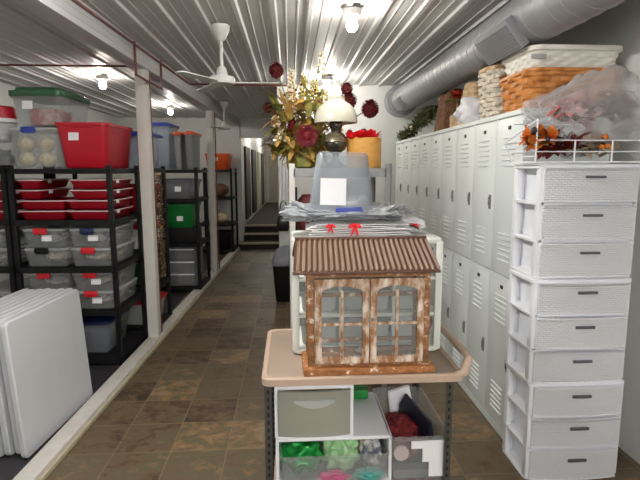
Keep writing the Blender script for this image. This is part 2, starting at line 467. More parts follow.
M['bulbpass'] = emit('lit_bulb_passage', (1, .93, .84, 1), 380)
lamp_fixture(-.42, 11.2, 'bare lit bulb in the raised passage just past the steps', CZ, 'bulbpass')
lamp_fixture(-.42, 14.5, 'bare lit bulb deep in the raised passage', CZ, 'bulbpass')
def fill_tube(x, y, label, rz=0, z=CB, glow='fillglow'):  # added lamp out of view, brightens what the bulbs leave dim
    t = thing('added_fill_lamp', label, 'ceiling lamp', (x, y, z), rz, 'added fill tubes out of the frame')
    MB().b2(-.62, .62, -.06, .06, -.045, 0, .004).build('fill_lamp_tray', 'porcelain', t)
    for yy in (-.03, .03): MB().tube([(-.6, yy, -.062), (.6, yy, -.062)], .014, 10).build('tube', glow, t)
    if z < CB:
        for xx in (-.5, .5): MB().tube([(xx, 0, -.002), (xx, 0, CB-z)], .005, 8).build('fill_lamp_rod', 'steel', t)
M['filllow'] = emit('fill_tube_glow_low', (1, .97, .94, 1), FILL2_S)
fill_tube(-.62, 1.75, 'added fill tube under the ceiling over the aisle beside the viewer', PI/2)  # unseen fill, put in to throw more light on the lockers
fill_tube(.25, -1.3, 'added fill tube hanging low on two rods behind the viewer', 0, 2.02, 'filllow')  # unseen frontal fill, put in to light the scene from behind the camera

# ------------------------------------------------------------------ ceiling fans
def fan(x, y, label, a0):
    t = thing('ceiling_fan', label, 'ceiling fan', (x, y, CB), 0, 'white ceiling fans')
    MB().lathe([(.018, -.10), (.03, -.085), (.06, -.03), (.062, .0)], 20).build('canopy_mount', 'fan', t)
    MB().tube([(0, 0, -.09), (0, 0, -.30)], .012, 10).build('down_rod', 'fan', t)
    MB().lathe([(.03, -.385), (.085, -.38), (.09, -.355), (.085, -.335), (.04, -.325), (.032, -.28), (.02, -.265)], 24).build('motor', 'fan', t)
    for k in range(3):
        a = a0+k*2*PI/3
        b = MB(); m_ = Matrix.Rotation(R(4), 3, 'X')
        b.rloft([(.36, .075, .03, -.003), (.36, .075, .03, .003)], c=(.25, 0))
        bmesh.ops.transform(b.bm, matrix=m_.to_4x4(), verts=b.bm.verts)
        b.box((.09, 0, .0), (.08, .03, .006))
        b.build('blade', 'fan', t, (0, 0, -.372), (0, 0, a))
fan(-.455, 3.49, 'white ceiling fan over the aisle hanging near the red pipe loop', R(0))
fan(-.93, 7.25, 'smaller looking white ceiling fan far down the aisle before the steps', R(8))

# ------------------------------------------------------------------ pipes
def pipe(pts, label, r=.009):
    m_ = MB()
    for a, b in zip(pts, pts[1:]): m_.tube([a, b], r, 8)
    for p in pts[1:-1]: m_.sphere(p, r*1.15, 2)
    tag(m_.build('conduit_pipe', 'rust'), label, 'pipe', 'red brown pipes')
xk = lambda y, d=.022: KX(y)+d
zp = 2.465
pipe([(xk(-2.6), -2.6, zp), (xk(5.7), 5.7, zp), (-.02, 5.74, zp)], 'long red-brown pipe along the beam and then across the ceiling before the end wall')
pipe([(xk(3.95), 3.95, 2.484), (xk(3.95), 3.95, 2.24), (xk(4.62), 4.62, 2.24), (xk(4.62), 4.62, 2.484)], 'red-brown pipe loop dropping below the beam')
pipe([(xk(4.42, -.02), 4.395, 2.32), (xk(4.42, -.02), 4.395, .06)], 'upright red-brown pipe down the near white post')
pipe([(-3.18, 4.72, 2.455), (-1.33, 4.72, 2.455)], 'red-brown pipe crossing the ceiling of the side bay', .009)
pipe([(xk(7.25, -.0), 7.25, 2.33), (xk(7.25, -.0), 7.25, .06)], 'upright red-brown pipe down the far white post')

# ------------------------------------------------------------------ air duct
def build_duct():
    t = thing('air_duct', 'round galvanised air duct running under the ceiling above the lockers', 'duct', (1.293, 0, 2.315))
    r = .138
    path = [(0, -2.5, 0), (0, 4.95, 0)]
    d = MB()
    ys = []; y = -2.5
    rings = []; n = 28
    while y < 5.7:
        for dy, rr in ((0, r), (.055, r), (.060, r+.003), (.068, r+.003), (.073, r)):
            rings.append([(rr*math.cos(2*PI*k/n), y+dy, rr*math.sin(2*PI*k/n)) for k in range(n)])
        y += .11
    d.quadgrid(rings)
    d.build('duct_pipe', 'duct', t, angle=25)
    e = MB()
    e.tube([(0, 5.66, 0), (0, 5.70, 0)], r+.02, 32); e.tube([(0, 5.70, 0), (0, 5.875, 0)], r+.042, 32)
    e.build('wall_collar', 'duct', t, angle=25)
    for (y, w, tilt, nm) in ((2.80, .44, 0, 'near'), (5.35, .26, 0, 'far')):
        a = R(218)
        v = MB()
        v.box((r+.012, 0, 0), (.05, w, .17 if nm == 'near' else .12), None, .004)
        fr = v.build('vent_register', 'ductvent' if nm == 'near' else 'duct', t, (0, y, 0), (0, -a, 0))
        g = MB()
        hh = .14 if nm == 'near' else .09
        for k in range(9):
            g.box((r+.04, 0, -hh/2+hh*(k+.5)/9), (.006, w-.03, hh/22))
        g.build('vent_louvre', 'ductvent', fr)
build_duct()

# ------------------------------------------------------------------ lockers
LX = 1.2
def build_lockers():
    W = .34
    def bank(y0, label):
        t = thing('locker_bank', label, 'locker', (LX, y0, 0), 0, 'banks of pale grey lockers')
        D = .45; H = 1.83
        b = MB()
        b.b2(0.004, D, 0, 3*W, 0, H)
        b.box((-.002, 1.5*W, H-.012), (.012, 3*W-.004, .024))
        b.box((-.002, 1.5*W, .02), (.012, 3*W-.004, .04))
        b.box((-.002, 1.5*W, .915), (.012, 3*W-.004, .022))
        for k in range(4): b.box((-.003, min(3*W-.005, max(.005, k*W)), H/2), (.012, .010, H-.01))
        b.build('locker_body', 'lock', t)
        for k in range(3):
            for z0 in (.045, .93):
                d = MB(); dh = .865
                d.box((-.004, W/2, dh/2), (.010, W-.012, dh), None, .002)
                for zz in ((.07, 0), (dh-.265, 1)):
                    for q in range(6):
                        rot = Matrix.Rotation(R(-32), 3, 'Y')
                        d.box((-.010, W/2, zz[0]+.012+q*.030), (.011, W*.42, .004), rot)
                do = d.build('locker_door', 'lock', t, (0, k*W, z0))
                h = MB()
                h.box((-.0105, .05, .40), (.005, .032, .085), None, .004)
                h.box((-.016, .05, .405), (.010, .014, .05), None, .003)
                h.build('door_handle', 'steel', do)
                n_ = MB(); n_.box((-.010, W*.5, dh-.05), (.004, .034, .02), None, .001)
                n_.build('number_plate', 'blackm', do)
    bank(2.475, 'bank of tall pale grey lockers nearest the white drawer tower')
    bank(3.495, 'middle bank of pale grey lockers, under the wicker basket and burlap bag')
    bank(4.515, 'farthest bank of pale grey lockers, ending near the white end wall under the garland')
build_lockers()

# ------------------------------------------------------------------ baskets and things on top of the lockers
def woven(mb, prof, rows, n, amp, zsq=1.0, th=.004, rect=None, c=(0, 0)):
    """prof(k)->(w,d,radius) at height fraction k; strips weave over and under n stakes"""
    H = rect
    for j in range(rows):
        k0 = j/rows; k1 = (j+.92)/rows
        ringsO = []
        for kk, off in ((k0, .3), (k0*.75+k1*.25, 1), (k0*.25+k1*.75, 1), (k1, .3)):
            w, d, r = prof(kk)
            per = mb.rring(w, d, r, 0, c, 6)
            # resample evenly to 4n points
            P = [Vector((p[0], p[1], 0)) for p in per]; P.append(P[0])
            Ls = [0]
            for a, b in zip(P, P[1:]): Ls.append(Ls[-1]+(b-a).length)
            tot = Ls[-1]; N = n*4; out = []; i = 0
            for q in range(N):
                s_ = tot*q/N
                while Ls[i+1] < s_: i += 1
                f = (s_-Ls[i])/max(1e-9, Ls[i+1]-Ls[i])
                p = P[i].lerp(P[i+1], f); tn = (P[i+1]-P[i]).normalized()
                nr = Vector((tn.y, -tn.x, 0))
                ph = math.cos(2*PI*q/8+(PI if j % 2 else 0))
                p = p+nr*(amp*ph*off+amp*.3*(off-.3))
                out.append((p.x, p.y, H*kk))
            ringsO.append(out)
        mb.quadgrid(ringsO, True, False, False)

def build_locker_top():
    z = 1.83
    # orange-brown rectangular basket with the white one nested in it
    t = thing('wicker_basket', 'orange-brown rectangular woven basket on the near end of the lockers', 'basket', (1.500, 2.76, z))
    b = MB(); woven(b, lambda k: (.46+.05*k, .34+.06*k, .05), 7, 20, .012, rect=.205)
    b.rloft([(.45, .33, .05, .0), (.46, .34, .05, .004), (.46+.035, .34+.045, .05, .2), (.45+.03, .33+.04, .05, .2), (.44, .32, .05, .012)], True, True)
    b.build('basket_body', 'wicker', t)
    b = MB(); b.rloft([(.515, .405, .055, .195), (.525, .415, .06, .200), (.525, .415, .06, .212), (.515, .405, .055, .215), (.495, .385, .05, .20)], True, False)
    b.build('basket_rim', 'wicker', t)
    b = MB()
    b.tube([(.252, -.06, .165), (.274, -.05, .2), (.279, 0, .212), (.274, .05, .2), (.252, .06, .165)], .010, 8)
    b.build('basket_handle', 'wicker_dark', t)
    t = thing('white_basket', 'white rectangular woven basket nested in the orange-brown basket', 'basket', (1.500, 2.76, z+.014))
    b = MB(); woven(b, lambda k: (.40+.09*k, .27+.11*k, .05), 14, 34, .005, rect=.30)
    b.rloft([(.39, .26, .05, 0), (.395, .265, .05, .005), (.48, .37, .05, .295), (.47, .36, .05, .295), (.385, .255, .05, .01)])
    b.build('basket_body', 'wicker_white', t)
    b = MB(); b.rloft([(.50, .385, .055, .285), (.518, .405, .06, .29), (.518, .405, .06, .312), (.505, .39, .055, .316), (.48, .365, .05, .3)], True, False)
    b.build('basket_rim', 'wicker_white', t)
    b = MB(); b.rloft([(.08, .012, .005, .0), (.08, .012, .005, .022)]); b.build('handle_slot', 'slot', t, (-.21, -.19, .245))
    # cream and tan hamper with a wooden rim
    t = thing('woven_hamper', 'tall cream and tan woven hamper with a wooden rim beside the orange-brown basket', 'hamper', (1.375, 3.16, z))
    b = MB(); woven(b, lambda k: (.25+.04*k, .25+.04*k, .09), 11, 15, .011, rect=.30)
    b.build('hamper_body', 'rope', t)
    b = MB(); b.rloft([(.225, .225, .085, 0), (.235, .235, .09, .003), (.268, .268, .09, .30), (.255, .255, .085, .30), (.22, .22, .08, .01)])
    b.build('hamper_lining', 'wicker_dark', t)
    b = MB(); b.rloft([(.28, .28, .1, .295), (.30, .30, .105, .30), (.30, .30, .105, .322), (.28, .28, .1, .326), (.255, .255, .09, .305)], True, False)
    b.build('hamper_rim', 'wicker_tan', t)
    b = MB(); b.tube([(-.10, -.15, .235), (-.07, -.158, .25), (-.04, -.15, .235)], .012, 8); b.build('handle_hole', 'wicker_dark', t)
    # tan wicker basket with white cloth
    t = thing('cloth_basket', 'tan wicker basket wrapped with white cloth between the hamper and burlap bag', 'basket', (1.365, 3.55, z))
    b = MB(); woven(b, lambda k: (.30-.10*k, .26-.07*k, .08), 16, 18, .005, rect=.30)
    b.rloft([(.28, .24, .08, 0), (.28, .24, .08, .003), (.19, .18, .07, .30), (.18, .17, .06, .30), (.27, .23, .07, .01)])
    b.build('basket_body', 'wicker_tan', t)
    b = MB(); b.sphere((-.04, -.06, .092), .155, 4, (1.0, .78, .66), .3, 9, 4); b.build('white_cloth', 'cloth', t)
    # red and orange bloom behind it
    t = thing('silk_poinsettia', 'red and orange silk flowers behind the tan wicker basket', 'artificial flower', (1.30, 3.84, z))
    b = MB(); b.lathe([(.04, 0), (.05, .01), (.055, .10), (.045, .11)], 14); b.build('flower_pot', 'wicker_tan', t)
    b = MB(); r2 = random.Random(3)
    for k in range(40):
        a = r2.uniform(0, 2*PI); el = r2.uniform(-.3, 1.0)
        b.leaf((0, 0, .255), (math.cos(a)*math.cos(el), math.sin(a)*math.cos(el), math.sin(el)), r2.uniform(.05, .08), .035, .3)
    b.build('petals', 'redorange', t)
    b = MB()
    for k in range(10):
        a = r2.uniform(0, 2*PI); b.leaf((0, 0, .22), (math.cos(a), math.sin(a), .4), .13, .05, .5)
    b.tube([(0, 0, .05), (0, 0, .27)], .006, 6)
    b.build('leaves', 'leafg', t)
    # burlap bag
    b = MB(); n = 28; rings = []
    for i in range(16):
        k = i/15; w = .30-.10*k; d = .20-.06*k+.02*math.sin(3*k)
        ring = []
        for q in range(n):
            a = 2*PI*q/n
            f = 1+.09*math.sin(a*7+k*2)*(.3+k)+.05*noise.noise(Vector((math.cos(a)*2, math.sin(a)*2, k*3)))
            ring.append((w/2*math.copysign(abs(math.cos(a))**.7, math.cos(a))*f+.02*k, d/2*math.copysign(abs(math.sin(a))**.7, math.sin(a))*f, .34*k*(1-.06*math.cos(a*2))))
        rings.append(ring)
    b.quadgrid(rings, True, True, True)
    tag(b.build('burlap_bag', 'burlap', loc=(1.38, 4.2, z), rot=(0, 0, R(14))), 'brown crumpled burlap bag standing on the lockers beside the evergreen garland', 'bag')
    # evergreen garland
    t = thing('evergreen_garland', 'dark green evergreen garland trailing on the far end of the lockers', 'garland', (1.25, 4.45, z))
    sp = [Vector((.07, 0, .22)), Vector((.07, .25, .20)), Vector((.06, .5, .15)), Vector((.03, .75, .06)), Vector((-.03, .98, .02))]
    b = MB(); b.tube(sp, [.012, .012, .01, .008, .006], 6); b.build('garland_stem', 'brown', t)
    b = MB(); r3 = random.Random(5)
    for k in range(1500):
        f = r3.random()*3.999; i = int(f); p = sp[i].lerp(sp[i+1], f-i)
        a = r3.uniform(0, 2*PI); el = r3.uniform(-.5, 1.1)
        d = Vector((math.cos(a)*math.cos(el), math.sin(a)*math.cos(el), math.sin(el)))
        L = r3.uniform(.06, .15)*(1-.12*f)
        if p.z+d.z*L < .02: d.z = abs(d.z)*.3
        if p.z+d.z*L > .25: d.z = -.1; d.x = -abs(d.x)
        b.leaf(p+Vector((r3.uniform(-.03, .03), r3.uniform(-.04, .04), r3.uniform(-.01, .05))), d, L, .024, .25, 3)
    o = b.build('needles', 'pine', t)
    b = MB()
    for (p, r) in (((.05, .42, .20), .025), ((.0, .62, .12), .02), ((.13, .1, .33), .022)): b.sphere(p, r, 2, (1, 1, 1.2), .3)
    b.build('pale_berries', 'cream', t)
build_locker_top()

# ------------------------------------------------------------------ white drawer tower
def build_tower():
    X0, X1, Y0, D = 1.13, 1.60, 2.165, .26
    z = 0
    names = ['lowest white drawer chest of the tower, standing on the floor',
             'middle white drawer chest of the tower',
             'topmost white drawer chest of the tower, under the wire basket']
    offs = [(.010, .0), (-.004, -.006), (-.002, .004)]
    for ui, H in enumerate((.505, .51, .53)):
        w = X1-X0; ox, oy = offs[ui]
        t = thing('drawer_chest', names[ui], 'drawer chest', (X0+w/2+ox, Y0+D/2+oy, z), 0, 'stacked white weave drawer chests')
        f = MB(); hh = (H-.012)/3; tp = .010
        # top, bottom and rails, with side cubbies left open
        f.slab(w+.012, D+.012, H-.022, H-.001, .02, .004)
        f.slab(w+.004, D+.004, 0, .016, .02, .004)
        for k in (1, 2): f.slab(w+.004, D, k*hh-.004, k*hh+.012, .015, .003)
        for sx in (-1, 1):
            for sy in (-1, 1):
                f.box((sx*(w/2-.014), sy*(D/2-.018), H/2), (.028, .036, H-.03), None, .004)
            f.b2(sx*(w/2-.06), sx*(w/2-.054), -D/2+.01, D/2-.01, .01, H-.02)
        f.b2(-w/2+.03, w/2-.03, D/2-.012, D/2-.006, .01, H-.02)
        f.build('chest_frame', 'white', t)
        for k in range(3):
            dz0 = k*hh+.012; dh = hh-.016
            d = MB(); n = 14; rows = []
            ww = w-.034
            for zz, push in ((dz0, .006), (dz0+.008, .0), (dz0+dh-.012, 0), (dz0+dh-.006, .007), (dz0+dh, .007)):
                row = []
                for i in range(n+1):
                    x = -ww/2+ww*i/n
                    row.append((x, -D/2-.012-.016*(1-(2*x/ww)**2)-push, zz))
                for i in range(n, -1, -1):
                    x = -ww/2+ww*i/n
                    row.append((x, -D/2+.01, zz))
                rows.append(row)
            d.quadgrid(rows)
            d.b2(-ww/2+.05, ww/2-.05, -D/2+.012, D/2-.03, dz0+.004, dz0+.03)
            do = d.build('drawer', 'weave', t, angle=30)
            h = MB(); h.rloft([(.094, .012, .006, 0), (.094, .012, .006, .011)])
            h.build('drawer_handle', 'dgrey', do, (.005, -D/2-.036, dz0+dh-.048))
        z += H
    return z
TOPZ = build_tower()

def build_wire_basket():
    z = TOPZ+.004
    t = thing('wire_basket', 'white wire basket on top of the drawer tower', 'wire basket', (1.355, 2.275, z))
    w, d, h = .50, .23, .19
    x0, x1, y0, y1 = -w/2-.01, w/2, -d/2-.005, d/2
    r = .0028
    m = MB()
    def wire(*p, rr=r): m.tube(p, rr, 6)
    wire((x0, y0, .004), (x1, y0, .004), rr=.004); wire((x0, y1, .004), (x1, y1, .004)); wire((x0, y0, .004), (x0, y1, .004), rr=.004); wire((x1, y0, .004), (x1, y1, .004))
    for k in range(1, 12): wire((x0+(x1-x0)*k/12, y0, .004), (x0+(x1-x0)*k/12, y1, .004))
    m.build('basket_floor', 'white', t)
    m = MB()
    for zz in (.05, .10): wire((x0, y0, zz), (x1, y0, zz))
    for xx in (x0, x0+.178, x0+.352, x1): wire((xx, y0, .004), (xx, y0, .19 if xx == x0 else .10), rr=.0035)
    m.build('front_grid', 'white', t)
    m = MB()
    for zz in (.03, .055, .08, .105): wire((x0, y0, zz), (x0, y1, zz))
    wire((x0, y0, .19), (x0-.04, y1, .10), rr=.004); wire((x0, y1, .004), (x0-.04, y1, .10))
    m.build('side_grid', 'white', t); m = MB(); wire((x1, y0, .0), (x1, y0, .19)); wire((x1, y0, .19), (x1, y1, .19)); wire((x1, y1, 0.004), (x1, y1, .19))
    m.build('side_grid', 'white', t)
    m = MB()
    for zz in (.05, .10, .19): wire((x0, y1, zz), (x1, y1, zz))
    m.build('rear_grid', 'white', t)
    # plastic bag with silk flowers inside
    b = MB()
    ret = bmesh.ops.create_icosphere(b.bm, subdivisions=5, radius=1)
    for v in b.bm.verts:
        p = v.co.copy()
        a = noise.noise(p*1.7+Vector((3, 1, 0)))*.22+abs(noise.noise(p*3.4))*.24+abs(noise.noise(p*6.5))*.05-.10
        q = p*(1+a)
        x = q.x*.325; y = q.y*.128; zz = q.z*.190
        # peak to the right, tail to the left
        zz = zz*(1-.22*max(0, -q.x))+.045*max(0, 1-abs(q.x-.35))
        zz = max(zz, -.192+.004*noise.noise(p*6))
        v.co = Vector((x, y, zz))
    tag(b.build('plastic_bag', 'bag', loc=(1.42, 2.30, z+.207), angle=70), 'large crumpled clear plastic bag of silk flowers in the wire basket', 'bag')
    r4 = random.Random(11)
    def bunch(loc, mats, label, n=26, R_=.08):
        t = thing('silk_flower_bunch', label, 'artificial flower', loc, 0, 'silk flowers bagged on the drawer tower')
        R_ *= .95; n = int(n*3.6)
        b = MB()
        for k in range(n):
            a = r4.uniform(0, 2*PI); el = r4.uniform(-.35, 1.3)
            c0 = Vector((r4.uniform(-.075, .075)*R_/.08, r4.uniform(-.03, .02), r4.uniform(-.03, .03)*R_/.08))
            b.leaf(c0, (math.cos(a)*math.cos(el), .6*math.sin(a)*math.cos(el), math.sin(el)), R_*r4.uniform(.6, 1.1), .04, .4)
        b.build('petals', mats[0], t)
        b = MB()
        for k in range(9):
            a = r4.uniform(0, 2*PI); b.leaf((0, 0, -.02), (math.cos(a), .6*math.sin(a), .2), R_*1.1, .035, .5)
        b.build('leaves', mats[1], t)
        for k in range(5):
            b = MB(); b.sphere((r4.uniform(-.05, .05), -.03+r4.uniform(-.02, .01), r4.uniform(-.01, .06)), .013, 2); b.build('berry', mats[2], t)
    bunch((1.125, 2.20, z+.105), ('orangepet', 'leafg', 'brown'), 'orange silk flowers poking out of the left end of the plastic bag', 30, .062)
    bunch((1.33, 2.25, z+.225), ('fred', 'burlap', 'redpet'), 'pink and red silk flowers seen through the top of the plastic bag', 22, .10)
    bunch((1.24, 2.245, z+.085), ('redpet', 'leafg', 'burg'), 'dark red silk leaves at the bottom of the plastic bag', 24, .09)
    bunch((1.52, 2.26, z+.25), ('burlap', 'brown', 'burg'), 'brown dried leaves in the right end of the plastic bag', 22, .09)
    bunch((1.42, 2.25, z+.08), ('ftan', 'burlap', 'orangepet'), 'tan silk leaves low in the middle of the plastic bag', 22, .085)
build_wire_basket()

# ------------------------------------------------------------------ cart
DZ = .80
def build_cart():
    x0, x1, y0, y1 = -.108, .615, 1.62, 2.165
    t = thing('utility_cart', 'beige plastic utility cart with a raised handle and dark perforated legs', 'cart', ((x0+x1)/2, (y0+y1)/2, 0))
    w, d = x1-x0, y1-y0
    b = MB()
    b.rloft([(w-.03, d-.03, .035, DZ-.030), (w, d, .035, DZ-.026), (w, d, .035, DZ-.002), (w-.01, d-.01, .032, DZ+.003), (w-.035, d-.035, .03, DZ+.002), (w-.045, d-.045, .03, DZ-.006)], True, False)
    b.build('deck_rim', 'cart', t)
    b = MB(); b.slab(w-.03, d-.03, DZ-.012, DZ-.001, .03, .002); b.build('deck', 'cartdeck', t)
    b = MB()
    hx = w/2+.022
    pts = [(w/2-.03, -d/2+.02, DZ-.012), (w/2+.004, -d/2+.022, DZ), (hx, -d/2+.04, DZ+.046), (hx, -d/2+.075, DZ+.053), (hx, d/2-.08, DZ+.053), (hx, d/2-.045, DZ+.046), (w/2+.004, d/2-.022, DZ), (w/2-.03, d/2-.02, DZ-.012)]
    b.tube(pts, [.016, .018, .015, .014, .014, .015, .018, .016], 10)
    b.build('handle', 'cart', t)
    for sx in (-1, 1):
        for sy in (-1, 1):
            l = MB()
            px, py = (-w/2+.022 if sx < 0 else w/2-.045), sy*(d/2-.035)
            l.box((px, py, (DZ+.10)/2-.01), (.024, .004, DZ-.13)); l.box((px+sx*.012, py-sy*.012, (DZ+.10)/2-.01), (.004, .026, DZ-.13))
            lo = l.build('cart_leg', 'legm', t)
            h = MB()
            for k in range(22): h.box((px, py-.0028, .16+k*.029), (.009, .002, .014))
            h.build('leg_slots', 'blackm', lo)
            c = MB(); c.tube([(px-.012, py, .05), (px+.012, py, .05)], .05, 18); c.box((px, py, .095), (.03, .04, .02)); c.build('caster', 'black', t)
    b = MB(); b.slab(w-.05, d-.05, .19, .215, .035, .004); b.build('lower_shelf', 'cart', t)
build_cart()

def build_house():
    t = thing('house_cabinet', 'distressed wooden display cabinet shaped like a house with a corrugated roof on the cart', 'display cabinet', (.273, 1.735, DZ+.002), R(.9))
    W, D = .435, .15
    x0, x1, yF, yB = -W/2, W/2, -D/2, D/2
    z0, zt = .026, .372
    b = MB(); b.box((.0, -.006, .013), (.47, D+.035, .026), None, .004); b.build('plinth', 'plinth', t)
    # carcass: corner posts, rails, open back
    b = MB()
    for sx in (-1, 1):
        for sy in (-1, 1): b.box((sx*(W/2-.011), sy*(D/2-.010), (z0+zt)/2), (.022, .02, zt-z0), None, .002)
        b.box((sx*(W/2-.010), 0, z0+.012), (.012, D-.03, .024)); b.box((sx*(W/2-.010), 0, zt-.014), (.012, D-.03, .028))
    for sy in (-1, 1):
        b.box((0, sy*(D/2-.008), zt-.012), (W-.04, .014, .024)); b.box((0, sy*(D/2-.008), z0+.008), (W-.04, .014, .016))
    b.box((0, D/2-.008, zt-.122), (W-.04, .012, .014)); b.box((0, D/2-.008, .072), (W-.04, .012, .014))
    b.box((0, 0, zt-.004), (W-.02, D-.02, .008))
    b.build('carcass', 'distress', t)
    for sx in (-1, 1):
        g = MB(); g.box((sx*(W/2-.009), 0, (z0+zt)/2), (.003, D-.04, zt-z0-.05)); g.build('side_glass', 'glass', t)
    # doors
    for sx in (-1, 1):
        dw = .192; dh = zt-z0-.040; fw = .024
        d = MB(); th = .014
        yy = 0
        for s2 in (-1, 1): d.box((s2*(dw/2-fw/2), yy, dh/2), (fw, th, dh), None, .002)
        d.box((0, yy, fw/2), (dw-2*fw, th, fw), None, .002)
        # arched head
        n = 12; rows = []
        iw = dw-2*fw
        for i in range(n+1):
            x = -iw/2+iw*i/n
            za = dh-.052+.027*math.sqrt(max(0, 1-(2*x/iw)**2*.92))
            rows.append([(x, yy-th/2, za), (x, yy+th/2, za), (x, yy+th/2, dh), (x, yy-th/2, dh)])
        d.quadgrid(rows)
        do = d.build('cabinet_door', 'distress2', t, (sx*(dw/2+.0015), yF-.004, z0+.012), (0, 0, 0))
        m = MB(); m.box((0, 0, dh/2-.01), (.010, .010, dh-.06)); m.box((0, 0, dh*.47), (iw, .009, .010))
        m.build('glazing_bar', 'distress2', do)
        g = MB(); g.box((0, .003, dh/2), (iw, .002, dh-.03)); g.build('pane', 'glass', do)
    k = MB(); k.sphere((.010, yF-.018, .2), .006, 2); k.build('door_knob', 'steel', t)
    # corrugated roof: slopes up to a ridge
    n = 26*6; RW = .50
    RX = -.018
    def slope(ya, za, yb, zb):
        top, bot = [], []
        m = MB(); rows = []
        for (f) in (0, 1):
            row = []
            y = ya+(yb-ya)*f; z = za+(zb-za)*f
            ww = RW*(1-.045*f)
            for i in range(n+1):
                x = RX-ww/2+ww*i/n
                row.append((x, y, z+  .0042*math.cos(2*PI*i/6)+.005))
            for i in range(n, -1, -1):
                x = RX-ww/2+ww*i/n
                row.append((x, y, z+  .0042*math.cos(2*PI*i/6)-.0))
            rows.append(row)
        m.quadgrid(rows); return m
    a = slope(yF-.055, zt+.008, .015, zt+.098); a.build('roof_slope', 'roof', t, angle=60)
    a = slope(yB+.05, zt+.008, .018, zt+.098); a.build('roof_slope', 'roof', t, angle=60)
    a = MB(); a.box((RX, .016, zt+.102), (RW*.955+.004, .02, .008), None, .002); a.build('roof_ridge', 'roofedge', t)
    a = MB(); a.box((RX, yF-.054, zt+.004), (RW+.004, .008, .010), None, .002); a.build('eave_board', 'roofedge', t)
    for sx in (-1, 1):
        g = MB(); g.quadgrid([[(sx*(W/2-.012), yF, zt-.004), (sx*(W/2-.012), yB, zt-.004), (sx*(W/2-.012), .016, zt+.092)],
                              [(sx*(W/2-.004), yF, zt-.004), (sx*(W/2-.004), yB, zt-.004), (sx*(W/2-.004), .016, zt+.092)]])
        g.build('gable', 'distress', t, smooth=False)
build_house()

CHZ = DZ+.457
def build_cart_chest():
    t = thing('cubby_chest', 'white plastic cubby chest with open compartments behind the house cabinet', 'shelf unit', (.297, 1.995, DZ+.002))
    W, D, H = .588, .305, .455
    f = MB()
    f.slab(W, D, H-.022, H, .03, .005); f.slab(W, D, 0, .022, .03, .005)
    for z in (.146, .290): f.slab(W-.01, D-.01, z, z+.014, .02, .003)
    for sx in (-1, 1):
        for sy in (-1, 1): f.box((sx*(W/2-.014), sy*(D/2-.014), H/2), (.028, .028, H-.02), None, .005)
    for sx in (-.105, .105): f.box((sx, -D/2+.014, H/2), (.012, .022, H-.02))
    f.build('chest_frame', 'offwhite', t)
    for z in (.022, .160, .304):
        for (xa, xb) in ((-.264, -.112), (-.098, .098), (.112, .264)):
            d = MB()
            d.bin(xb-xa-.006, D-.05, .085, .006, .02, .003, .002, .006)
            d.build('drawer', 'milky', t, ((xa+xb)/2, 0, z+.001))
    f = MB(); f.b2(-W/2+.02, W/2-.02, D/2-.012, D/2-.006, .02, H-.02); f.build('rear_panel', 'milky', t)
build_cart_chest()

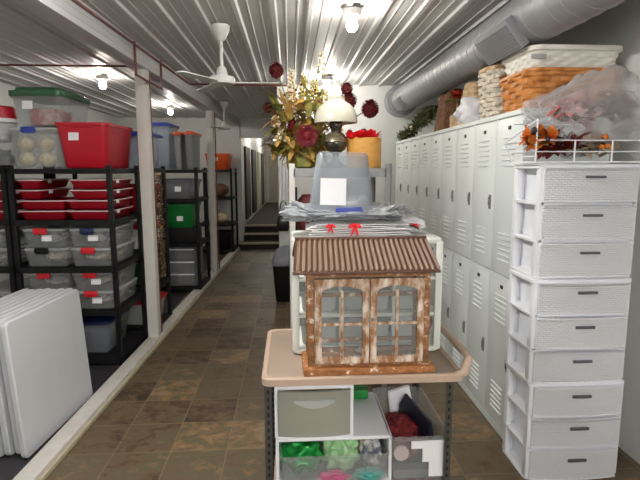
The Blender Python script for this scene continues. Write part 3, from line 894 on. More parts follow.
def build_chest_top():
    z = CHZ+.003
    r5 = random.Random(2)
    for k in range(7):
        b = MB(); th = .0045
        w, d = .36+r5.uniform(-.03, .05), .2
        ring = []
        rows = []
        n = 10
        for i in range(n+1):
            x = -w/2+w*i/n; zz = .0015*math.sin(i*1.3+k)
            rows.append([(x, -d/2, zz), (x, d/2, zz), (x, d/2, zz+th*.8), (x, -d/2, zz+th*.8)])
        b.quadgrid(rows)
        ords = ['bottom', 'second from the bottom', 'third from the bottom', 'middle', 'third from the top', 'second from the top', 'topmost']
        tag(b.build('paper_packet', 'paper', loc=(.262+r5.uniform(-.02, .02), 1.968+r5.uniform(-.010, .010), z+.0025+k*.0075), rot=(0, 0, R(r5.uniform(-4, 4)))),
            'white paper packet on the cubby chest, %s of the pile' % ords[k], 'paper', 'pile of white papers')
    # red ribbon bows at the front of the pile
    for x, lab, s in ((.152, 'small red ribbon bow hanging on the paper pile', 1), (.245, 'larger red ribbon bow hanging on the paper pile', 1.35)):
        b = MB(); yy = 1.856; zz = z+.050
        for sg in (-1, 1):
            b.leaf((x, yy-.006, zz), (sg*.35, -.05, -1), .035*s, .008*s, .1, side=Vector((1, 0, .2)))
            b.leaf((x, yy-.006, zz), (sg*1, -.1, .25), .022*s, .013*s, .6, side=Vector((0, .2, 1)))
        b.sphere((x, yy-.006, zz), .005*s, 2)
        tag(b.build('ribbon_bow', 'brightred'), lab, 'ribbon', 'red bows')
    # grey plastic bag, flattened
    b = MB(); ret = bmesh.ops.create_icosphere(b.bm, subdivisions=5, radius=1)
    for v in b.bm.verts:
        p = v.co.copy(); a = .30*noise.noise(p*2.6+Vector((5, 0, 1)))+.22*abs(noise.noise(p*6))
        q = p*(1+a); f_ = 1-.6*max(0, min(1, (.9-abs(q.x-.05))/.3))*max(0, min(1, (.35-q.y)/.3))
        v.co = Vector((q.x*.235, q.y*.13, max(-.026, q.z*(.042+.028*min(1, abs(q.x)))*f_)))
    tag(b.build('plastic_bag', 'greybag', loc=(.222, 1.99, z+.084), angle=25), 'flattened grey plastic bag between the papers and the upturned bin', 'bag')
    # upturned clear bin
    t = thing('storage_bin', 'upturned cloudy clear bin with a blue handle and white label on the cubby chest', 'storage bin', (.207, 2.035, z+.070), R(-2), rot=(R(2.5), R(1.5), R(-3)))
    b = MB(); H = .262
    b.rloft([(.290, .215, .03, 0), (.290, .215, .03, .014), (.266, .195, .03, .016), (.205, .155, .03, H-.012), (.185, .135, .025, H),
             ], False, True)
    b.rloft([(.258, .187, .03, .002), (.198, .148, .028, H-.016)], False, True)
    b.build('tub', 'clear2', t)
    b = MB(); b.rloft([(.10, .014, .006, 0), (.11, .018, .008, .012), (.10, .014, .006, .03)]); b.build('latch_handle', 'blue', t, (.03, -.119, .020), (0, R(-4), 0))
    b = MB(); b.box((0, 0, 0), (.102, .002, .105)); b.build('paper_label', 'label', t, (-.035, -.0945, .108), (R(-5.5), 0, 0))
    # odds and ends behind on the right
    b = MB(); b.sphere((0, 0, .03), .045, 4, (1, .8, .62), .5, 10, 6)
    tag(b.build('crumpled_fabric', 'ftan', loc=(.415, 2.07, z+.002), rot=(0, 0, .4)), 'crumpled tan fabric beside the upturned bin', 'fabric')
    t = thing('ribbon_rosette', 'green and red folded ribbon at the right end of the cubby chest', 'ribbon', (.475, 1.99, z+.03))
    b = MB()
    for a in (.2, 2.4, 3.4, 5.4): b.leaf((0, 0, .005), (math.cos(a), math.sin(a), .25), .075, .03, .5)
    b.build('green_loops', 'grn_rib', t)
    b = MB()
    for a in (-.3, .5, 5.2): b.leaf((.01, -.01, .012), (math.cos(a), math.sin(a), .2), .06, .028, .4)
    b.build('red_loops', 'brightred', t)
    b = MB(); b.sphere((0, 0, .03), .06, 4, (1.25, .9, .48), .4, 9, 2)
    tag(b.build('tissue_paper', 'cloth', loc=(.485, 2.03, z+.0005)), 'crumpled white tissue paper under the green and red ribbon', 'tissue paper')
build_chest_top()

def build_under_cart():
    z = .216
    YF = 1.685
    t = thing('wide_drawer_chest', 'white wide drawer chest with an open clear drawer on the lower cart shelf', 'drawer chest', (.155, YF+.20, z))
    W, D, H = .438, .37, .315
    f = MB(); f.slab(W, D, H-.014, H, .015, .004); f.slab(W, D, 0, .014, .015, .003)
    for sx in (-1, 1): f.b2(sx*(W/2-.012), sx*W/2, -D/2+.004, D/2-.004, .01, H-.01)
    f.b2(-W/2, W/2, D/2-.012, D/2, .01, H-.01); f.b2(-W/2+.01, W/2-.01, -D/2+.01, D/2-.01, .124, .136)
    f.build('chest_frame', 'white', t)
    d = MB(); d.bin(W-.035, D-.03, .122, .006, .015, .003, .004, .008); d.build('open_drawer', 'clear', t, (0, -.045, .138))
    d = MB(); d.bin(W-.035, D-.03, .100, .006, .015, .003, .004, .008); d.build('lower_drawer', 'clear3', t, (0, -.020, .016))
    zz = z+.138+.008
    def lump(mat_, x, y, r, sc, label, seed):
        b = MB(); b.sphere((0, 0, r*sc[2]*.93), r, 4, sc, .4, 10, seed)
        tag(b.build('craft_packet', mat_, loc=(x, y, zz)), label, 'packet', 'packets in the open clear drawer')
    lump('greenfoil', .035, YF+.10, .078, (1.1, .85, .82), 'shiny green foil packet at the left of the open clear drawer', 1)
    lump('palegreen', .185, YF+.10, .075, (.9, .9, .86), 'pale green floss packet in the middle of the open clear drawer', 2)
    lump('fmix2', .305, YF+.10, .06, (.75, 1.1, 1.1), 'pale crumpled packet at the right of the open clear drawer', 3)
    lump('pink', .15, YF+.005, .026, (2.2, .6, .8), 'magenta packet low at the front of the open clear drawer', 4)
    lump('teal', .285, YF+.003, .03, (1.8, .6, .9), 'teal packet low at the front of the open clear drawer', 5)
    t = thing('small_drawer_chest', 'small white drawer chest with one cloudy drawer just under the cart deck', 'drawer chest', (.080, YF+.18, z+H))
    W2, D2, H2 = .292, .33, .205
    f = MB(); f.slab(W2, D2, H2-.014, H2, .015, .003); f.slab(W2, D2, 0, .012, .015, .003)
    for sx in (-1, 1): f.b2(sx*(W2/2-.011), sx*W2/2, -D2/2+.004, D2/2-.004, .006, H2-.006)
    f.b2(-W2/2, W2/2, D2/2-.01, D2/2, .006, H2-.006)
    f.build('chest_frame', 'white', t)
    d = MB(); n = 12; rows = []; ww = W2-.026
    for zz2 in (.014, H2-.017):
        row = [(-ww/2+ww*i/n, -D2/2-.006-.012*(1-(2*i/n-1)**2), zz2) for i in range(n+1)]
        row += [(ww/2-ww*i/n, -D2/2+.006-.012*(1-(2*i/n-1)**2), zz2) for i in range(n+1)]
        rows.append(row)
    d.quadgrid(rows); d.b2(-ww/2, ww/2, -D2/2, D2/2-.03, .014, .018)
    do = d.build('drawer', 'clear3', t)
    h = MB(); rows = []
    for i in range(13):
        x = -.075+.15*i/12; k = 1-(x/.075)**2
        rows.append([(x, -D2/2-.026-.006*k, H2-.05-.022*k), (x, -D2/2-.012, H2-.052-.022*k), (x, -D2/2-.012, H2-.044), (x, -D2/2-.024-.004*k, H2-.044)])
    h.quadgrid(rows); h.build('finger_pull', 'milky', do)
    f = MB(); f.b2(-.125, .125, -.12, .10, .02, .10)
    tag(f.build('craft_box', 'ftan', loc=(.080, YF+.18, z+H)), 'tan box inside the small cloudy drawer', 'box')
    f = MB(); f.box((0, 0, .02), (.09, .06, .04), None, .006)
    tag(f.build('green_packet', 'kgreen', loc=(.285, 2.03, z+H)), 'green packet lying on the wide white drawer chest', 'packet')
    # clear bin on the right
    cx = .478; y0 = 1.685
    t = thing('clear_tub', 'clear plastic bin of jars and petals at the right of the lower cart shelf', 'storage bin', (cx, y0+.21, z))
    b = MB(); b.bin(.222, .42, .315, .010, .02, .003, .005, .010); b.build('tub', 'clear', t)
    b = MB(); b.box((.056, -.219, .262), (.10, .003, .085)); b.build('paper_label', 'label', t)
    b = MB(); b.box((.068, -.2195, .19), (.074, .003, .060)); b.build('paper_label', 'label', t)
    b = MB(); b.box((-.012, -.2185, .288), (.05, .003, .03)); b.build('paper_label', 'label', t)
    jl = ['lower left', 'lower middle', 'lower right', 'upper left']
    for (x, zz3, i) in ((cx-.068, z+.075, 0), (cx, z+.075, 1), (cx+.066, z+.075, 2), (cx-.066, z+.235, 3)):
        t = thing('candle_jar', 'jar with a pinkish lid facing out of the clear bin, %s one' % jl[i], 'jar', (x, y0+.022, zz3), 0, 'lidded jars in the clear bin')
        b = MB(); b.tube([(0, .012, 0), (0, .06, 0)], .028, 18); b.build('jar_glass', 'darkred', t)
        b = MB(); b.tube([(0, 0, 0), (0, .012, 0)], .029, 18); b.build('jar_lid', 'pinkw', t)
    b = MB(); b.box((0, 0, .025), (.185, .38, .050), None, .01)
    tag(b.build('tan_carton', 'ftan', loc=(cx, y0+.215, z+.006)), 'tan carton filling the bottom of the clear bin', 'box')
    b = MB(); b.box((0, 0, .05), (.185, .30, .10), None, .01)
    tag(b.build('dark_carton', 'navy', loc=(cx, y0+.25, z+.058)), 'dark carton behind the lower jars in the clear bin', 'box')
    b = MB(); b.box((0, 0, .0), (.19, .05, .035), None, .004)
    tag(b.build('grey_box', 'greybin', loc=(cx, y0+.055, z+.145)), 'grey box between the upper and lower jars in the clear bin', 'box')
    b = MB(); b.sphere((0, 0, .068), .085, 4, (.85, 1.4, .80), .3, 14, 9)
    tag(b.build('petal_bag', 'darkred', loc=(cx-.035, y0+.17, z+.160)), 'dark red dried petals heaped in the clear bin', 'dried petals')
    b = MB(); b.rloft([(.20, .018, .006, 0), (.24, .035, .015, .05), (.24, .035, .015, .11), (.20, .010, .004, .17)])
    tag(b.build('navy_packet', 'navy', loc=(cx+.03, y0+.22, z+.165), rot=(0, R(-10), R(108))), 'dark navy packet standing beside the red petals in the clear bin', 'packet')
    b = MB(); b.rloft([(.10, .016, .006, 0), (.12, .03, .012, .05), (.11, .02, .01, .17)])
    tag(b.build('white_packet', 'cloth', loc=(cx+.02, y0+.36, z+.165), rot=(R(-6), R(-6), R(20))), 'white packet at the back of the clear bin', 'packet')
build_under_cart()

# ------------------------------------------------------------------ metal shelf with flowers and oil lamp
SZ = 1.535
def build_metal_shelf():
    x0, x1, y0, y1 = -.008, .640, 3.1, 3.72
    t = thing('metal_shelf', 'galvanised metal shelving unit behind the cubby chest carrying flowers and an oil lamp', 'shelf unit', ((x0+x1)/2, (y0+y1)/2, 0))
    w, d = x1-x0, y1-y0
    for sx in (-1, 1):
        for sy in (-1, 1):
            p = MB(); px, py = sx*(w/2-.018), sy*(d/2-.004)
            p.box((px, py, .78), (.04, .004, 1.56)); p.box((sx*(w/2), py-sy*.018, .78), (.004, .04, 1.56))
            p.build('upright', 'post' if sx < 0 else 'galvd', t)
    for z in (.25, .68, 1.10, SZ-.004):
        s = MB(); s.b2(-w/2+.004, w/2-.004, -d/2+.006, d/2-.006, z-.008, z)
        s.build('shelf_board', 'galvd', t)
        for sy in (-1, 1):
            e = MB(); e.b2(-w/2+.03, w/2-.03, sy*(d/2-.012), sy*(d/2-.002), z-.055, z-.002); e.build('shelf_beam', 'galvd', t)
    # things on the shelf below
    b = MB(); b.rloft([(.12, .1, .03, 0), (.15, .12, .04, .08), (.13, .1, .04, .22), (.06, .04, .02, .26)])
    tag(b.build('red_bag', 'burg', loc=(.11, 3.24, 1.101)), 'dark red bag on the metal shelf under the flowers', 'bag')
    b = MB(); b.box((0, 0, .13), (.05, .16, .26), None, .004)
    tag(b.build('white_binder', 'label', loc=(.47, 3.26, 1.101)), 'white upright binder on the metal shelf behind the upturned bin', 'binder')
    b = MB(); b.box((0, 0, .15), (.03, .2, .30), None, .004)
    tag(b.build('black_binder', 'blackm', loc=(.045-.012, 3.45, 1.101)), 'black upright binder on the metal shelf near the white upright', 'binder')
    b = MB(); b.box((0, 0, .13), (.42, .28, .26), None, .01)
    tag(b.build('shelf_carton', 'ftan', loc=(.32, 3.42, .681)), 'tan carton low on the metal shelf', 'box')
build_metal_shelf()

def build_oil_lamp():
    t = thing('oil_lamp', 'oil lamp with a white dome shade and dark metal font on the metal shelf', 'oil lamp', (.30, 3.235, SZ-.003)); t.scale = (1, 1, .965)
    MB().lathe([(.07, 0), (.072, .012), (.045, .03), (.022, .05), (.02, .09), (.03, .10)], 24).build('lamp_foot', 'pewter', t)
    MB().lathe([(.03, .10), (.062, .125), (.074, .16), (.07, .195), (.045, .215), (.03, .222)], 24).build('oil_font', 'pewter', t)
    MB().lathe([(.073, .170), (.079, .174), (.074, .195), (.056, .222), (.034, .240)], 24, cap0=False).build('font_cap', 'brass', t)
    MB().lathe([(.03, .222), (.033, .26), (.04, .27), (.042, .30), (.032, .315)], 20).build('burner', 'pewter', t)
    s = MB(); s.lathe([(.138, .298), (.139, .315), (.135, .35), (.120, .39), (.092, .42), (.062, .438), (.055, .45), (.060, .465), (.056, .465), (.051, .45), (.058, .436), (.088, .416), (.116, .386), (.131, .35), (.135, .315), (.134, .298)], 32, cap0=False, cap1=False)
    s.build('dome_shade', 'opal', t)
    MB().lathe([(.03, .315), (.036, .35), (.028, .42), (.024, .48), (.026, .565), (.029, .57)], 18, cap0=False, cap1=False).build('glass_chimney', 'chimney', t)
    g = MB(); g.tube([(.13, 0, .302), (.06, 0, .29), (.04, 0, .28)], .003, 6); g.tube([(-.13, 0, .302), (-.06, 0, .29), (-.04, 0, .28)], .003, 6); g.tube([(0, .13, .302), (0, .06, .29), (0, .04, .28)], .003, 6)
    g.build('shade_holder', 'brass', t)
build_oil_lamp()

def build_drum():
    t = thing('honey_drum', 'honey coloured round box topped with a bright red flower beside the oil lamp', 'round box', (.488, 3.26, SZ-.003))
    MB().lathe([(.112, 0), (.114, .004), (.114, .19), (.11, .194), (.106, .19), (.106, .02)], 32).build('drum_body', 'drum', t)
    MB().lathe([(.105, .18), (.106, .186)], 24).build('drum_inside', 'brightred', t)
    b = MB(); r6 = random.Random(4)
    for k in range(110):
        a = r6.uniform(0, 2*PI); el = r6.uniform(.1, 1.3)
        c = (-.025+r6.uniform(-.07, .085), r6.uniform(-.08, .05), .185)
        b.leaf(c, (math.cos(a)*math.cos(el), math.sin(a)*math.cos(el), math.sin(el)+.2), r6.uniform(.05, .085), .055, .5)
    b.build('red_petals', 'brightred', t)
build_drum()

def build_flowers():
    r = random.Random(21)
    bx, by = .10, 3.42
    t = thing('flower_arrangement', 'large dried and silk flower arrangement in burgundy, gold and cream on the metal shelf', 'flower arrangement', (bx, by, SZ-.003))
    MB().lathe([(.05, 0), (.075, .01), (.085, .08), (.07, .14), (.06, .15), (.055, .14)], 20).build('vase', 'leafg', t)
    O = Vector((0, 0, .13))
    # grass and ribbon leaves
    for nm, mt, n, w in (('green_leaves', 'leafg', 300, .034), ('gold_leaves', 'leafgold', 280, .036)):
        b = MB()
        for k in range(n):
            a = r.uniform(0, 2*PI); el = r.uniform(.1, 1.35)
            st = O+Vector((r.uniform(-.19, .12), r.uniform(-.09, .05), r.uniform(-.10, .42)*r.random()))
            if r.random() < .3: el = -el*.4
            b.leaf(st, (math.cos(a)*math.cos(el), .6*math.sin(a)*math.cos(el), math.sin(el)), r.uniform(.08, .19)*(1 if el > 0 else .7), w*r.uniform(.7, 1.7), r.uniform(.3, 1.3), 7)
        o = b.build(nm, mt, t)
    # tall arcs of leaves to the left
    b = MB()
    for k in range(12):
        b.leaf(O+Vector((-.05, -.02, .1)), (-.7+r.uniform(-.2, .2), r.uniform(-.3, .1), .9), r.uniform(.24, .36), .016, 1.6, 8)
    b.build('arching_grass', 'leafgold', t)
    def stem(p, bend=0):
        m = MB(); p = Vector(p)
        pts = [O.lerp(p, k/5)+Vector((0, 0, .05*math.sin(PI*k/5)*bend)) for k in range(6)]
        m.tube(pts, .0035, 5); return m.build('flower_stem', 'stem', t)
    def mum(p, rad, mt, nm, n=70):
        m = MB(); p = Vector(p)
        m.sphere(p, rad*.62, 2, (1, 1, 1), .3)
        for k in range(n):
            zz = 1-2*(k+.5)/n; ph = k*2.39996
            s_ = math.sqrt(1-zz*zz); d = Vector((s_*math.cos(ph), s_*math.sin(ph), zz))
            m.leaf(p+d*rad*.45, d+Vector((0, 0, .25)), rad*.6, rad*.6, .9, 3)
        s2 = stem(p); f = m.build(nm, mt, t)
    def P(px, py, z): return (px-bx, py-by, z-SZ)
    mum(P(-.085, 3.40, 2.185), .058, 'burg', 'burgundy_bloom')
    mum(P(-.145, 3.42, 1.945), .042, 'burg', 'burgundy_bloom', 50)
    mum(P(.405, 3.46, 2.00), .070, 'burg', 'burgundy_bloom')
    mum(P(.395, 3.46, 2.08), .050, 'burg', 'burgundy_bloom', 50)
    mum(P(.555, 3.44, 1.945), .070, 'burg', 'burgundy_bloom', 90)
    mum(P(.520, 3.50, 1.785), .036, 'burg', 'burgundy_bloom', 50)
    mum(P(.02, 3.33, 1.825), .040, 'redpet', 'red_bloom', 50)
    # big red rose in front
    m = MB(); c = Vector(P(.112, 3.24, 1.742))
    for ring_, (n, rr, el) in enumerate(((5, .028, 1.25), (6, .045, .9), (8, .06, .55), (9, .075, .3), (9, .082, .05))):
        for k in range(n):
            a = 2*PI*k/n+ring_*.5
            d = Vector((math.cos(a)*math.cos(el), -math.sin(el)*.9-.15, math.sin(a)*math.cos(el)))
            m.leaf(c, d, rr, rr*1.1, .15, 4, side=d.cross(Vector((0, 1, 0))))
    m.sphere(c+Vector((0, -.01, 0)), .035, 2)
    m.build('red_rose', 'redpet', t); stem(c)
    # flower spikes
    def spike(p, L, mt, nm, n=44, wd=.035):
        m = MB(); p = Vector(p)
        for k in range(n):
            f = k/n; a = k*2.4; q = p+Vector((0, 0, L*(f-.5)))+Vector((math.cos(a), math.sin(a), 0))*wd*(1-.7*f)
            m.sphere(q, .015*(1.15-.6*f), 1, (1, 1, .9), .4, 6, k)
        stem(p+Vector((0, 0, L*.4))); m.build(nm, mt, t)
    spike(P(.015, 3.40, 2.06), .26, 'cream', 'cream_spike')
    spike(P(.0, 3.34, 1.98), .14, 'cream', 'cream_spike', 30, .03)
    spike(P(.17, 3.45, 2.02), .22, 'yellowb', 'yellow_spike', 50, .05)
    spike(P(.235, 3.42, 1.98), .18, 'yellowb', 'yellow_spike', 40, .05)
    spike(P(.10, 3.50, 2.10), .16, 'yellowb', 'yellow_spike', 24, .03)
    spike(P(.225, 3.50, 2.26), .16, 'cream', 'cream_spike', 12, .028)
    spike(P(-.10, 3.36, 1.84), .08, 'cream', 'cream_spike', 16, .03)
    spike(P(-.06, 3.32, 1.76), .08, 'cream', 'cream_spike', 16, .03)
    spike(P(.34, 3.5, 1.80), .14, 'yellowb', 'yellow_spike', 26, .04)
    # small red berries
    m = MB()
    m.sphere((0, 0, 0), .0085, 2); b0 = m.build('berry', 'redpet', t)
    for k in range(40):
        bb = b0 if k == 0 else b0.copy()
        if k: COL.objects.link(bb)
        bb.location = O+Vector((r.uniform(-.2, .16), r.uniform(-.12, .04), r.uniform(.05, .42)))
build_flowers()

# ------------------------------------------------------------------ aisle end: swing bin and hanging things
def build_aisle_end():
    t = thing('swing_bin', 'grey dome-lidded trash can on the aisle floor left of the cubby chest', 'trash can', (-.045, 5.68, 0))
    MB().rloft([(.26, .24, .05, 0), (.27, .25, .05, .01), (.34, .31, .06, .44), (.33, .30, .06, .44), (.25, .23, .05, .02)]).build('bin_body', 'black', t)
    MB().rloft([(.355, .325, .06, .43), (.36, .33, .07, .46), (.34, .31, .08, .50), (.26, .24, .1, .60), (.12, .1, .05, .64), (.04, .03, .015, .645)]).build('dome_lid', 'trash', t)
    # cloth and bag on a wall peg at the corner of the end wall
    t = thing('hanging_apron', 'white apron hanging at the corner of the white end wall', 'apron', (-.085, 5.865, 1.56))
    b = MB(); rows = []
    for i in range(9):
        k = i/8
        rows.append([(-.05+.10*q/8*(1+.1*k), -.015-.012*math.sin(q*1.9+k), -.50*k) for q in range(9)]+[(.05-.10*q/8, .005, -.50*k) for q in range(9)])
    b.quadgrid(rows); b.build('apron_cloth', 'cloth', t)
    b = MB(); b.tube([(0, .012, .02), (0, -.03, .03)], .006, 8); b.build('peg', 'steel', t)
    b = MB(); b.rloft([(.10, .06, .02, 0), (.17, .10, .04, .03), (.15, .09, .04, .14), (.08, .05, .02, .2)])
    b.tube([(-.05, 0, .18), (-.03, 0, .33), (0, .0, .36), (.03, 0, .33), (.05, 0, .18)], .006, 6)
    tag(b.build('black_bag', 'blackm', loc=(-.085, 5.832, .80)), 'black bag hanging below the white apron', 'bag')
build_aisle_end()

# ------------------------------------------------------------------ left bay: black shelving units
TIERS = [.055, .44, .78, 1.145, 1.53]
def make_shelf(label, loc, w=.76, d=.64, tiers=TIERS):
    t = thing('black_shelving', label, 'shelf unit', loc, TH, 'black resin shelving units')
    # origin: front right corner on the floor
    for i, z in enumerate(tiers):
        s = MB()
        s.b2(-w+.005, -.005, .005, d-.005, z-.006, z)
        for (a, b_, c_, e) in ((-w, 0, 0, .022), (-w, 0, d-.022, d), (-w, -w+.022, 0, d), (-.022, 0, 0, d)):
            s.b2(a, b_, c_, e, z-.036, z+.004)
        s.build('shelf_board', 'black', t)
    for sx in (-1, 1):
        for sy in (0, 1):
            p = MB(); x = -.0 if sx > 0 else -w
            px = -.018 if sx > 0 else -w+.018; py = .018 if sy == 0 else d-.018
            p.box((px, py, (tiers[-1]+.03)/2), (.036, .036, tiers[-1]+.03), None, .004)
            p.build('corner_post', 'black', t)
    return t
S1 = (KX(3.76)-.140, 3.76)
def on(base, u, v, z):      # a point in a shelf's own frame
    p = Vector((base[0], base[1], 0))+ex*u+ey*v
    return (p.x, p.y, z)
make_shelf('black shelving unit nearest the folding tables, loaded with red trays and clear bins', (*S1, 0))
S0 = tuple(on(S1, -.775, 0, 0))[:2]
make_shelf('black shelving unit cut off by the left edge of the photo', (*S0, 0))
SA = tuple(on(S1, .06, .76, 0))[:2]
make_shelf('black shelving unit just behind the near white post', (*SA, .052), w=.9, d=.46, tiers=[.01, .39, .74, 1.09, 1.478])
SB = (KX(6.0)-.006, 6.02)
make_shelf('black shelving unit holding the green bin, before the far white post', (*SB, .052), w=.62, d=.61, tiers=[.03, .57, 1.115, 1.47])
SCc = (KX(8.8)-.02, 8.85)
make_shelf('farthest black shelving unit, under the orange bin', (*SCc, .052), w=.64, d=.62, tiers=[.03, .50, .98, 1.47])

TRAY = None
def tray(base, u, v, z, w, d, label):
    t = thing('red_tray', label, 'tray', on(base, u, v, z), TH, 'stacked red plastic trays')
    b = MB(); h = .068
    b.bin(w, d, h, .016, .03, .004, .010, .010); b.build('tray_body', 'redtray', t)
    b = MB(); b.rloft([(w+.028, d+.028, .04, h-.004), (w+.03, d+.03, .042, h+.003)], False, False); b.build('pale_edge', 'pinkw', t)
    b = MB(); b.box((w/2+.013, -d*.22, h-.014), (.002, .055, .026)); b.build('price_label', 'label', t)
ORD = ['bottom', 'second from bottom', 'third from bottom', 'top']
z3 = TIERS[3]+.002
for k in range(4):
    tray(S1, -.185 if k > 1 else -.205, .30, z3+k*.078, .295 if k > 1 else .32, .50, 'red plastic tray under the red bin, %s of the right stack' % ORD[k])
for k in range(4):
    w = .165 if k > 1 else .34
    tray(S1, -.642 if k > 1 else -.555, .30, z3+k*.078, w, .50, 'red plastic tray, %s of the left stack beside the right stack' % ORD[k])
for k in range(4):
    tray(S0, -.19, .30, z3+k*.078, .30, .50, 'red plastic tray, %s of the stack at the left photo edge' % ORD[k])

def latch_bin(base, u, v, z, w, d, h, label, latch='redlatch', body='clear', contents='fmix', sticker=True, group='clear latch bins on the black shelving', rot=0):
    t = thing('latch_bin', label, 'storage bin', on(base, u, v, z), TH+rot, group)
    b = MB(); b.bin(w, d, h-.022, .012, .03, .0035, .006, .012); b.build('tub', body, t)
    b = MB(); b.slab(w+.012, d+.012, h-.022, h-.001, .03, .006); b.build('lid', 'milky', t)
    b = MB(); b.rloft([(.085, .018, .006, h-.042), (.105, .024, .008, h-.03), (.105, .024, .008, h-.004), (.095, .016, .006, h+.004)]); b.build('latch', latch, t, (-.02, -d/2-.010, 0))
    if sticker:
        b = MB(); b.box((0, 0, 0), (.075, .002, .045)); b.build('sticker', 'label', t, (.02, -d/2+.003, h*.5), (R(-8), 0, 0))
    if contents:
        b = MB(); hh = h*.72
        b.sphere((0, 0, hh/2), 1, 4, (w*.36, d*.38, hh*.46), .25, 10, u*7+z)
        o = b.build('folded_fabric', contents, loc=on(base, u, v, z+.014), rot=(0, 0, TH+rot))
        tag(o, 'fabric in the ' + label.split(', ')[-1].replace('of the four', 'latch bin').replace('on the tier behind the folding tables', 'latch bin behind the folding tables').replace('lower one on the middle tier', 'lower latch bin on the middle tier at the left photo edge').replace('upper one on the middle tier', 'upper latch bin on the middle tier at the left photo edge').replace('on the tier behind the tables', 'latch bin behind the tables at the left photo edge'), 'fabric', 'fabric bundles in latch bins')
    return t
bh = .147
def pairrow(base, z, specs):
    for (u, k, w, latch, cont, lab, st) in specs:
        latch_bin(base, u, .30, z+.004+k*(bh+.003), w, .52, bh, lab, latch, 'clear', cont, st)
pairrow(S1, TIERS[2], [
    (-.20, 0, .32, 'redlatch', 'fmix', 'clear latch bin with red latch, lower right of the four on the middle tier', False),
    (-.20, 1, .32, 'darkblue', 'fmix2', 'clear latch bin with dark blue latch, upper right of the four on the middle tier', True),
    (-.55, 0, .32, 'black', 'fmix', 'clear latch bin with black latch, lower left of the four on the middle tier', False),
    (-.55, 1, .32, 'redlatch', 'fmix2', 'clear latch bin with red latch, upper left of the four on the middle tier', True)])
pairrow(S1, TIERS[1], [
    (-.20, 0, .32, 'redlatch', 'fmix2', 'clear latch bin with red latch, lower right on the tier behind the folding tables', True),
    (-.20, 1, .32, 'redlatch', 'fmix', 'clear latch bin with red latch, upper right on the tier behind the folding tables', True),
    (-.55, 0, .32, 'redlatch', 'fmix', 'clear latch bin with red latch, lower left on the tier behind the folding tables', False),
    (-.55, 1, .32, 'redlatch', 'fmix2', 'clear latch bin with red latch, upper left on the tier behind the folding tables', False)])
pairrow(S0, TIERS[2], [
    (-.20, 0, .32, 'redlatch', 'fmix', 'clear latch bin at the left photo edge, lower one on the middle tier', False),
    (-.20, 1, .32, 'redlatch', 'fmix2', 'clear latch bin at the left photo edge, upper one on the middle tier', False)])
pairrow(S0, TIERS[1], [
    (-.20, 0, .32, 'redlatch', 'fmix2', 'clear latch bin at the left photo edge, on the tier behind the tables', False)])
# clear tote with dark blue lid on the bottom tier
def tote(base, u, v, z, w, d, h, label, body, lid, lidh=.035, tp=.03, rim=.012, lab=None, cat='storage bin', name='storage_tote', rot=0):
    t = thing(name, label, cat, on(base, u, v, z), TH+rot)
    b = MB(); b.bin(w, d, h, tp, .04, .004, rim, .022); b.build('tub', body, t)
    if lid:
        b = MB(); b.rloft([(w+.03, d+.03, .05, h-.012), (w+.04, d+.04, .05, h-.006), (w+.04, d+.04, .05, h+lidh*.5), (w-.02, d-.02, .04, h+lidh*.6), (w-.04, d-.04, .04, h+lidh)])
        b.build('lid', lid, t)
    if lab:
        b = MB(); b.box((0, 0, 0), (.075, .002, .06)); b.build('label', 'label', t, (lab[0], -d/2+tp*.3-.006, lab[1]), (R(-6), 0, 0))
    return t
tote(S1, -.34, .32, TIERS[0]+.006, .44, .48, .26, 'clear tote with a dark blue lid on the bottom tier of the near shelving', 'clear2', 'darkblue', .02)
# top of the near shelving
zt = TIERS[4]+.006
t = tote(S1, -.21, .31, zt, .375, .55, .335, 'large red bin with a white label on top of the near black shelving', 'red', None, lab=(-.06, .235))
b = MB(); b.b2(-.06, .06, -.286, -.256, .300, .327, .004); b.b2(-.10, .10, .26, .292, .300, .327, .004); b.build('bin_handle', 'red', t)
t = latch_bin(S1, -.575, .26, zt, .34, .44, .30, 'clear bin of cream balls with a blue latch, beside the red bin', 'blue', 'clear', None, False, 'clear latch bins on the black shelving')
for i, (du, dz, lb) in enumerate(((-.085, .065, 'lower left'), (.065, .065, 'lower right'), (-.085, .185, 'upper left'), (.065, .185, 'upper right'))):
    b = MB(); b.sphere((0, 0, 0), .060, 3, (1, 1, .95), .08, 12, i)
    tag(b.build('cream_ball', 'cookie', loc=on(S1, -.575+du, .115, zt+dz)), 'round cream ball, %s of four in the clear bin beside the red bin' % lb, 'ball ornament', 'cream balls in the clear bin')
t = tote(S1, -.535, .30, zt+.312, .36, .50, .225, 'clear tote with a green lid stacked on the bin of cream balls', 'clear', 'green', .055, lab=(-.06, .15), tp=.016)
b = MB(); b.box((0, 0, .065), (.19, .3, .13), None, .03)
tag(b.build('red_fabric', 'fred', loc=on(S1, -.545, .29, zt+.322), rot=(0, 0, TH)), 'folded red and white fabric inside the green-lidded tote', 'fabric')
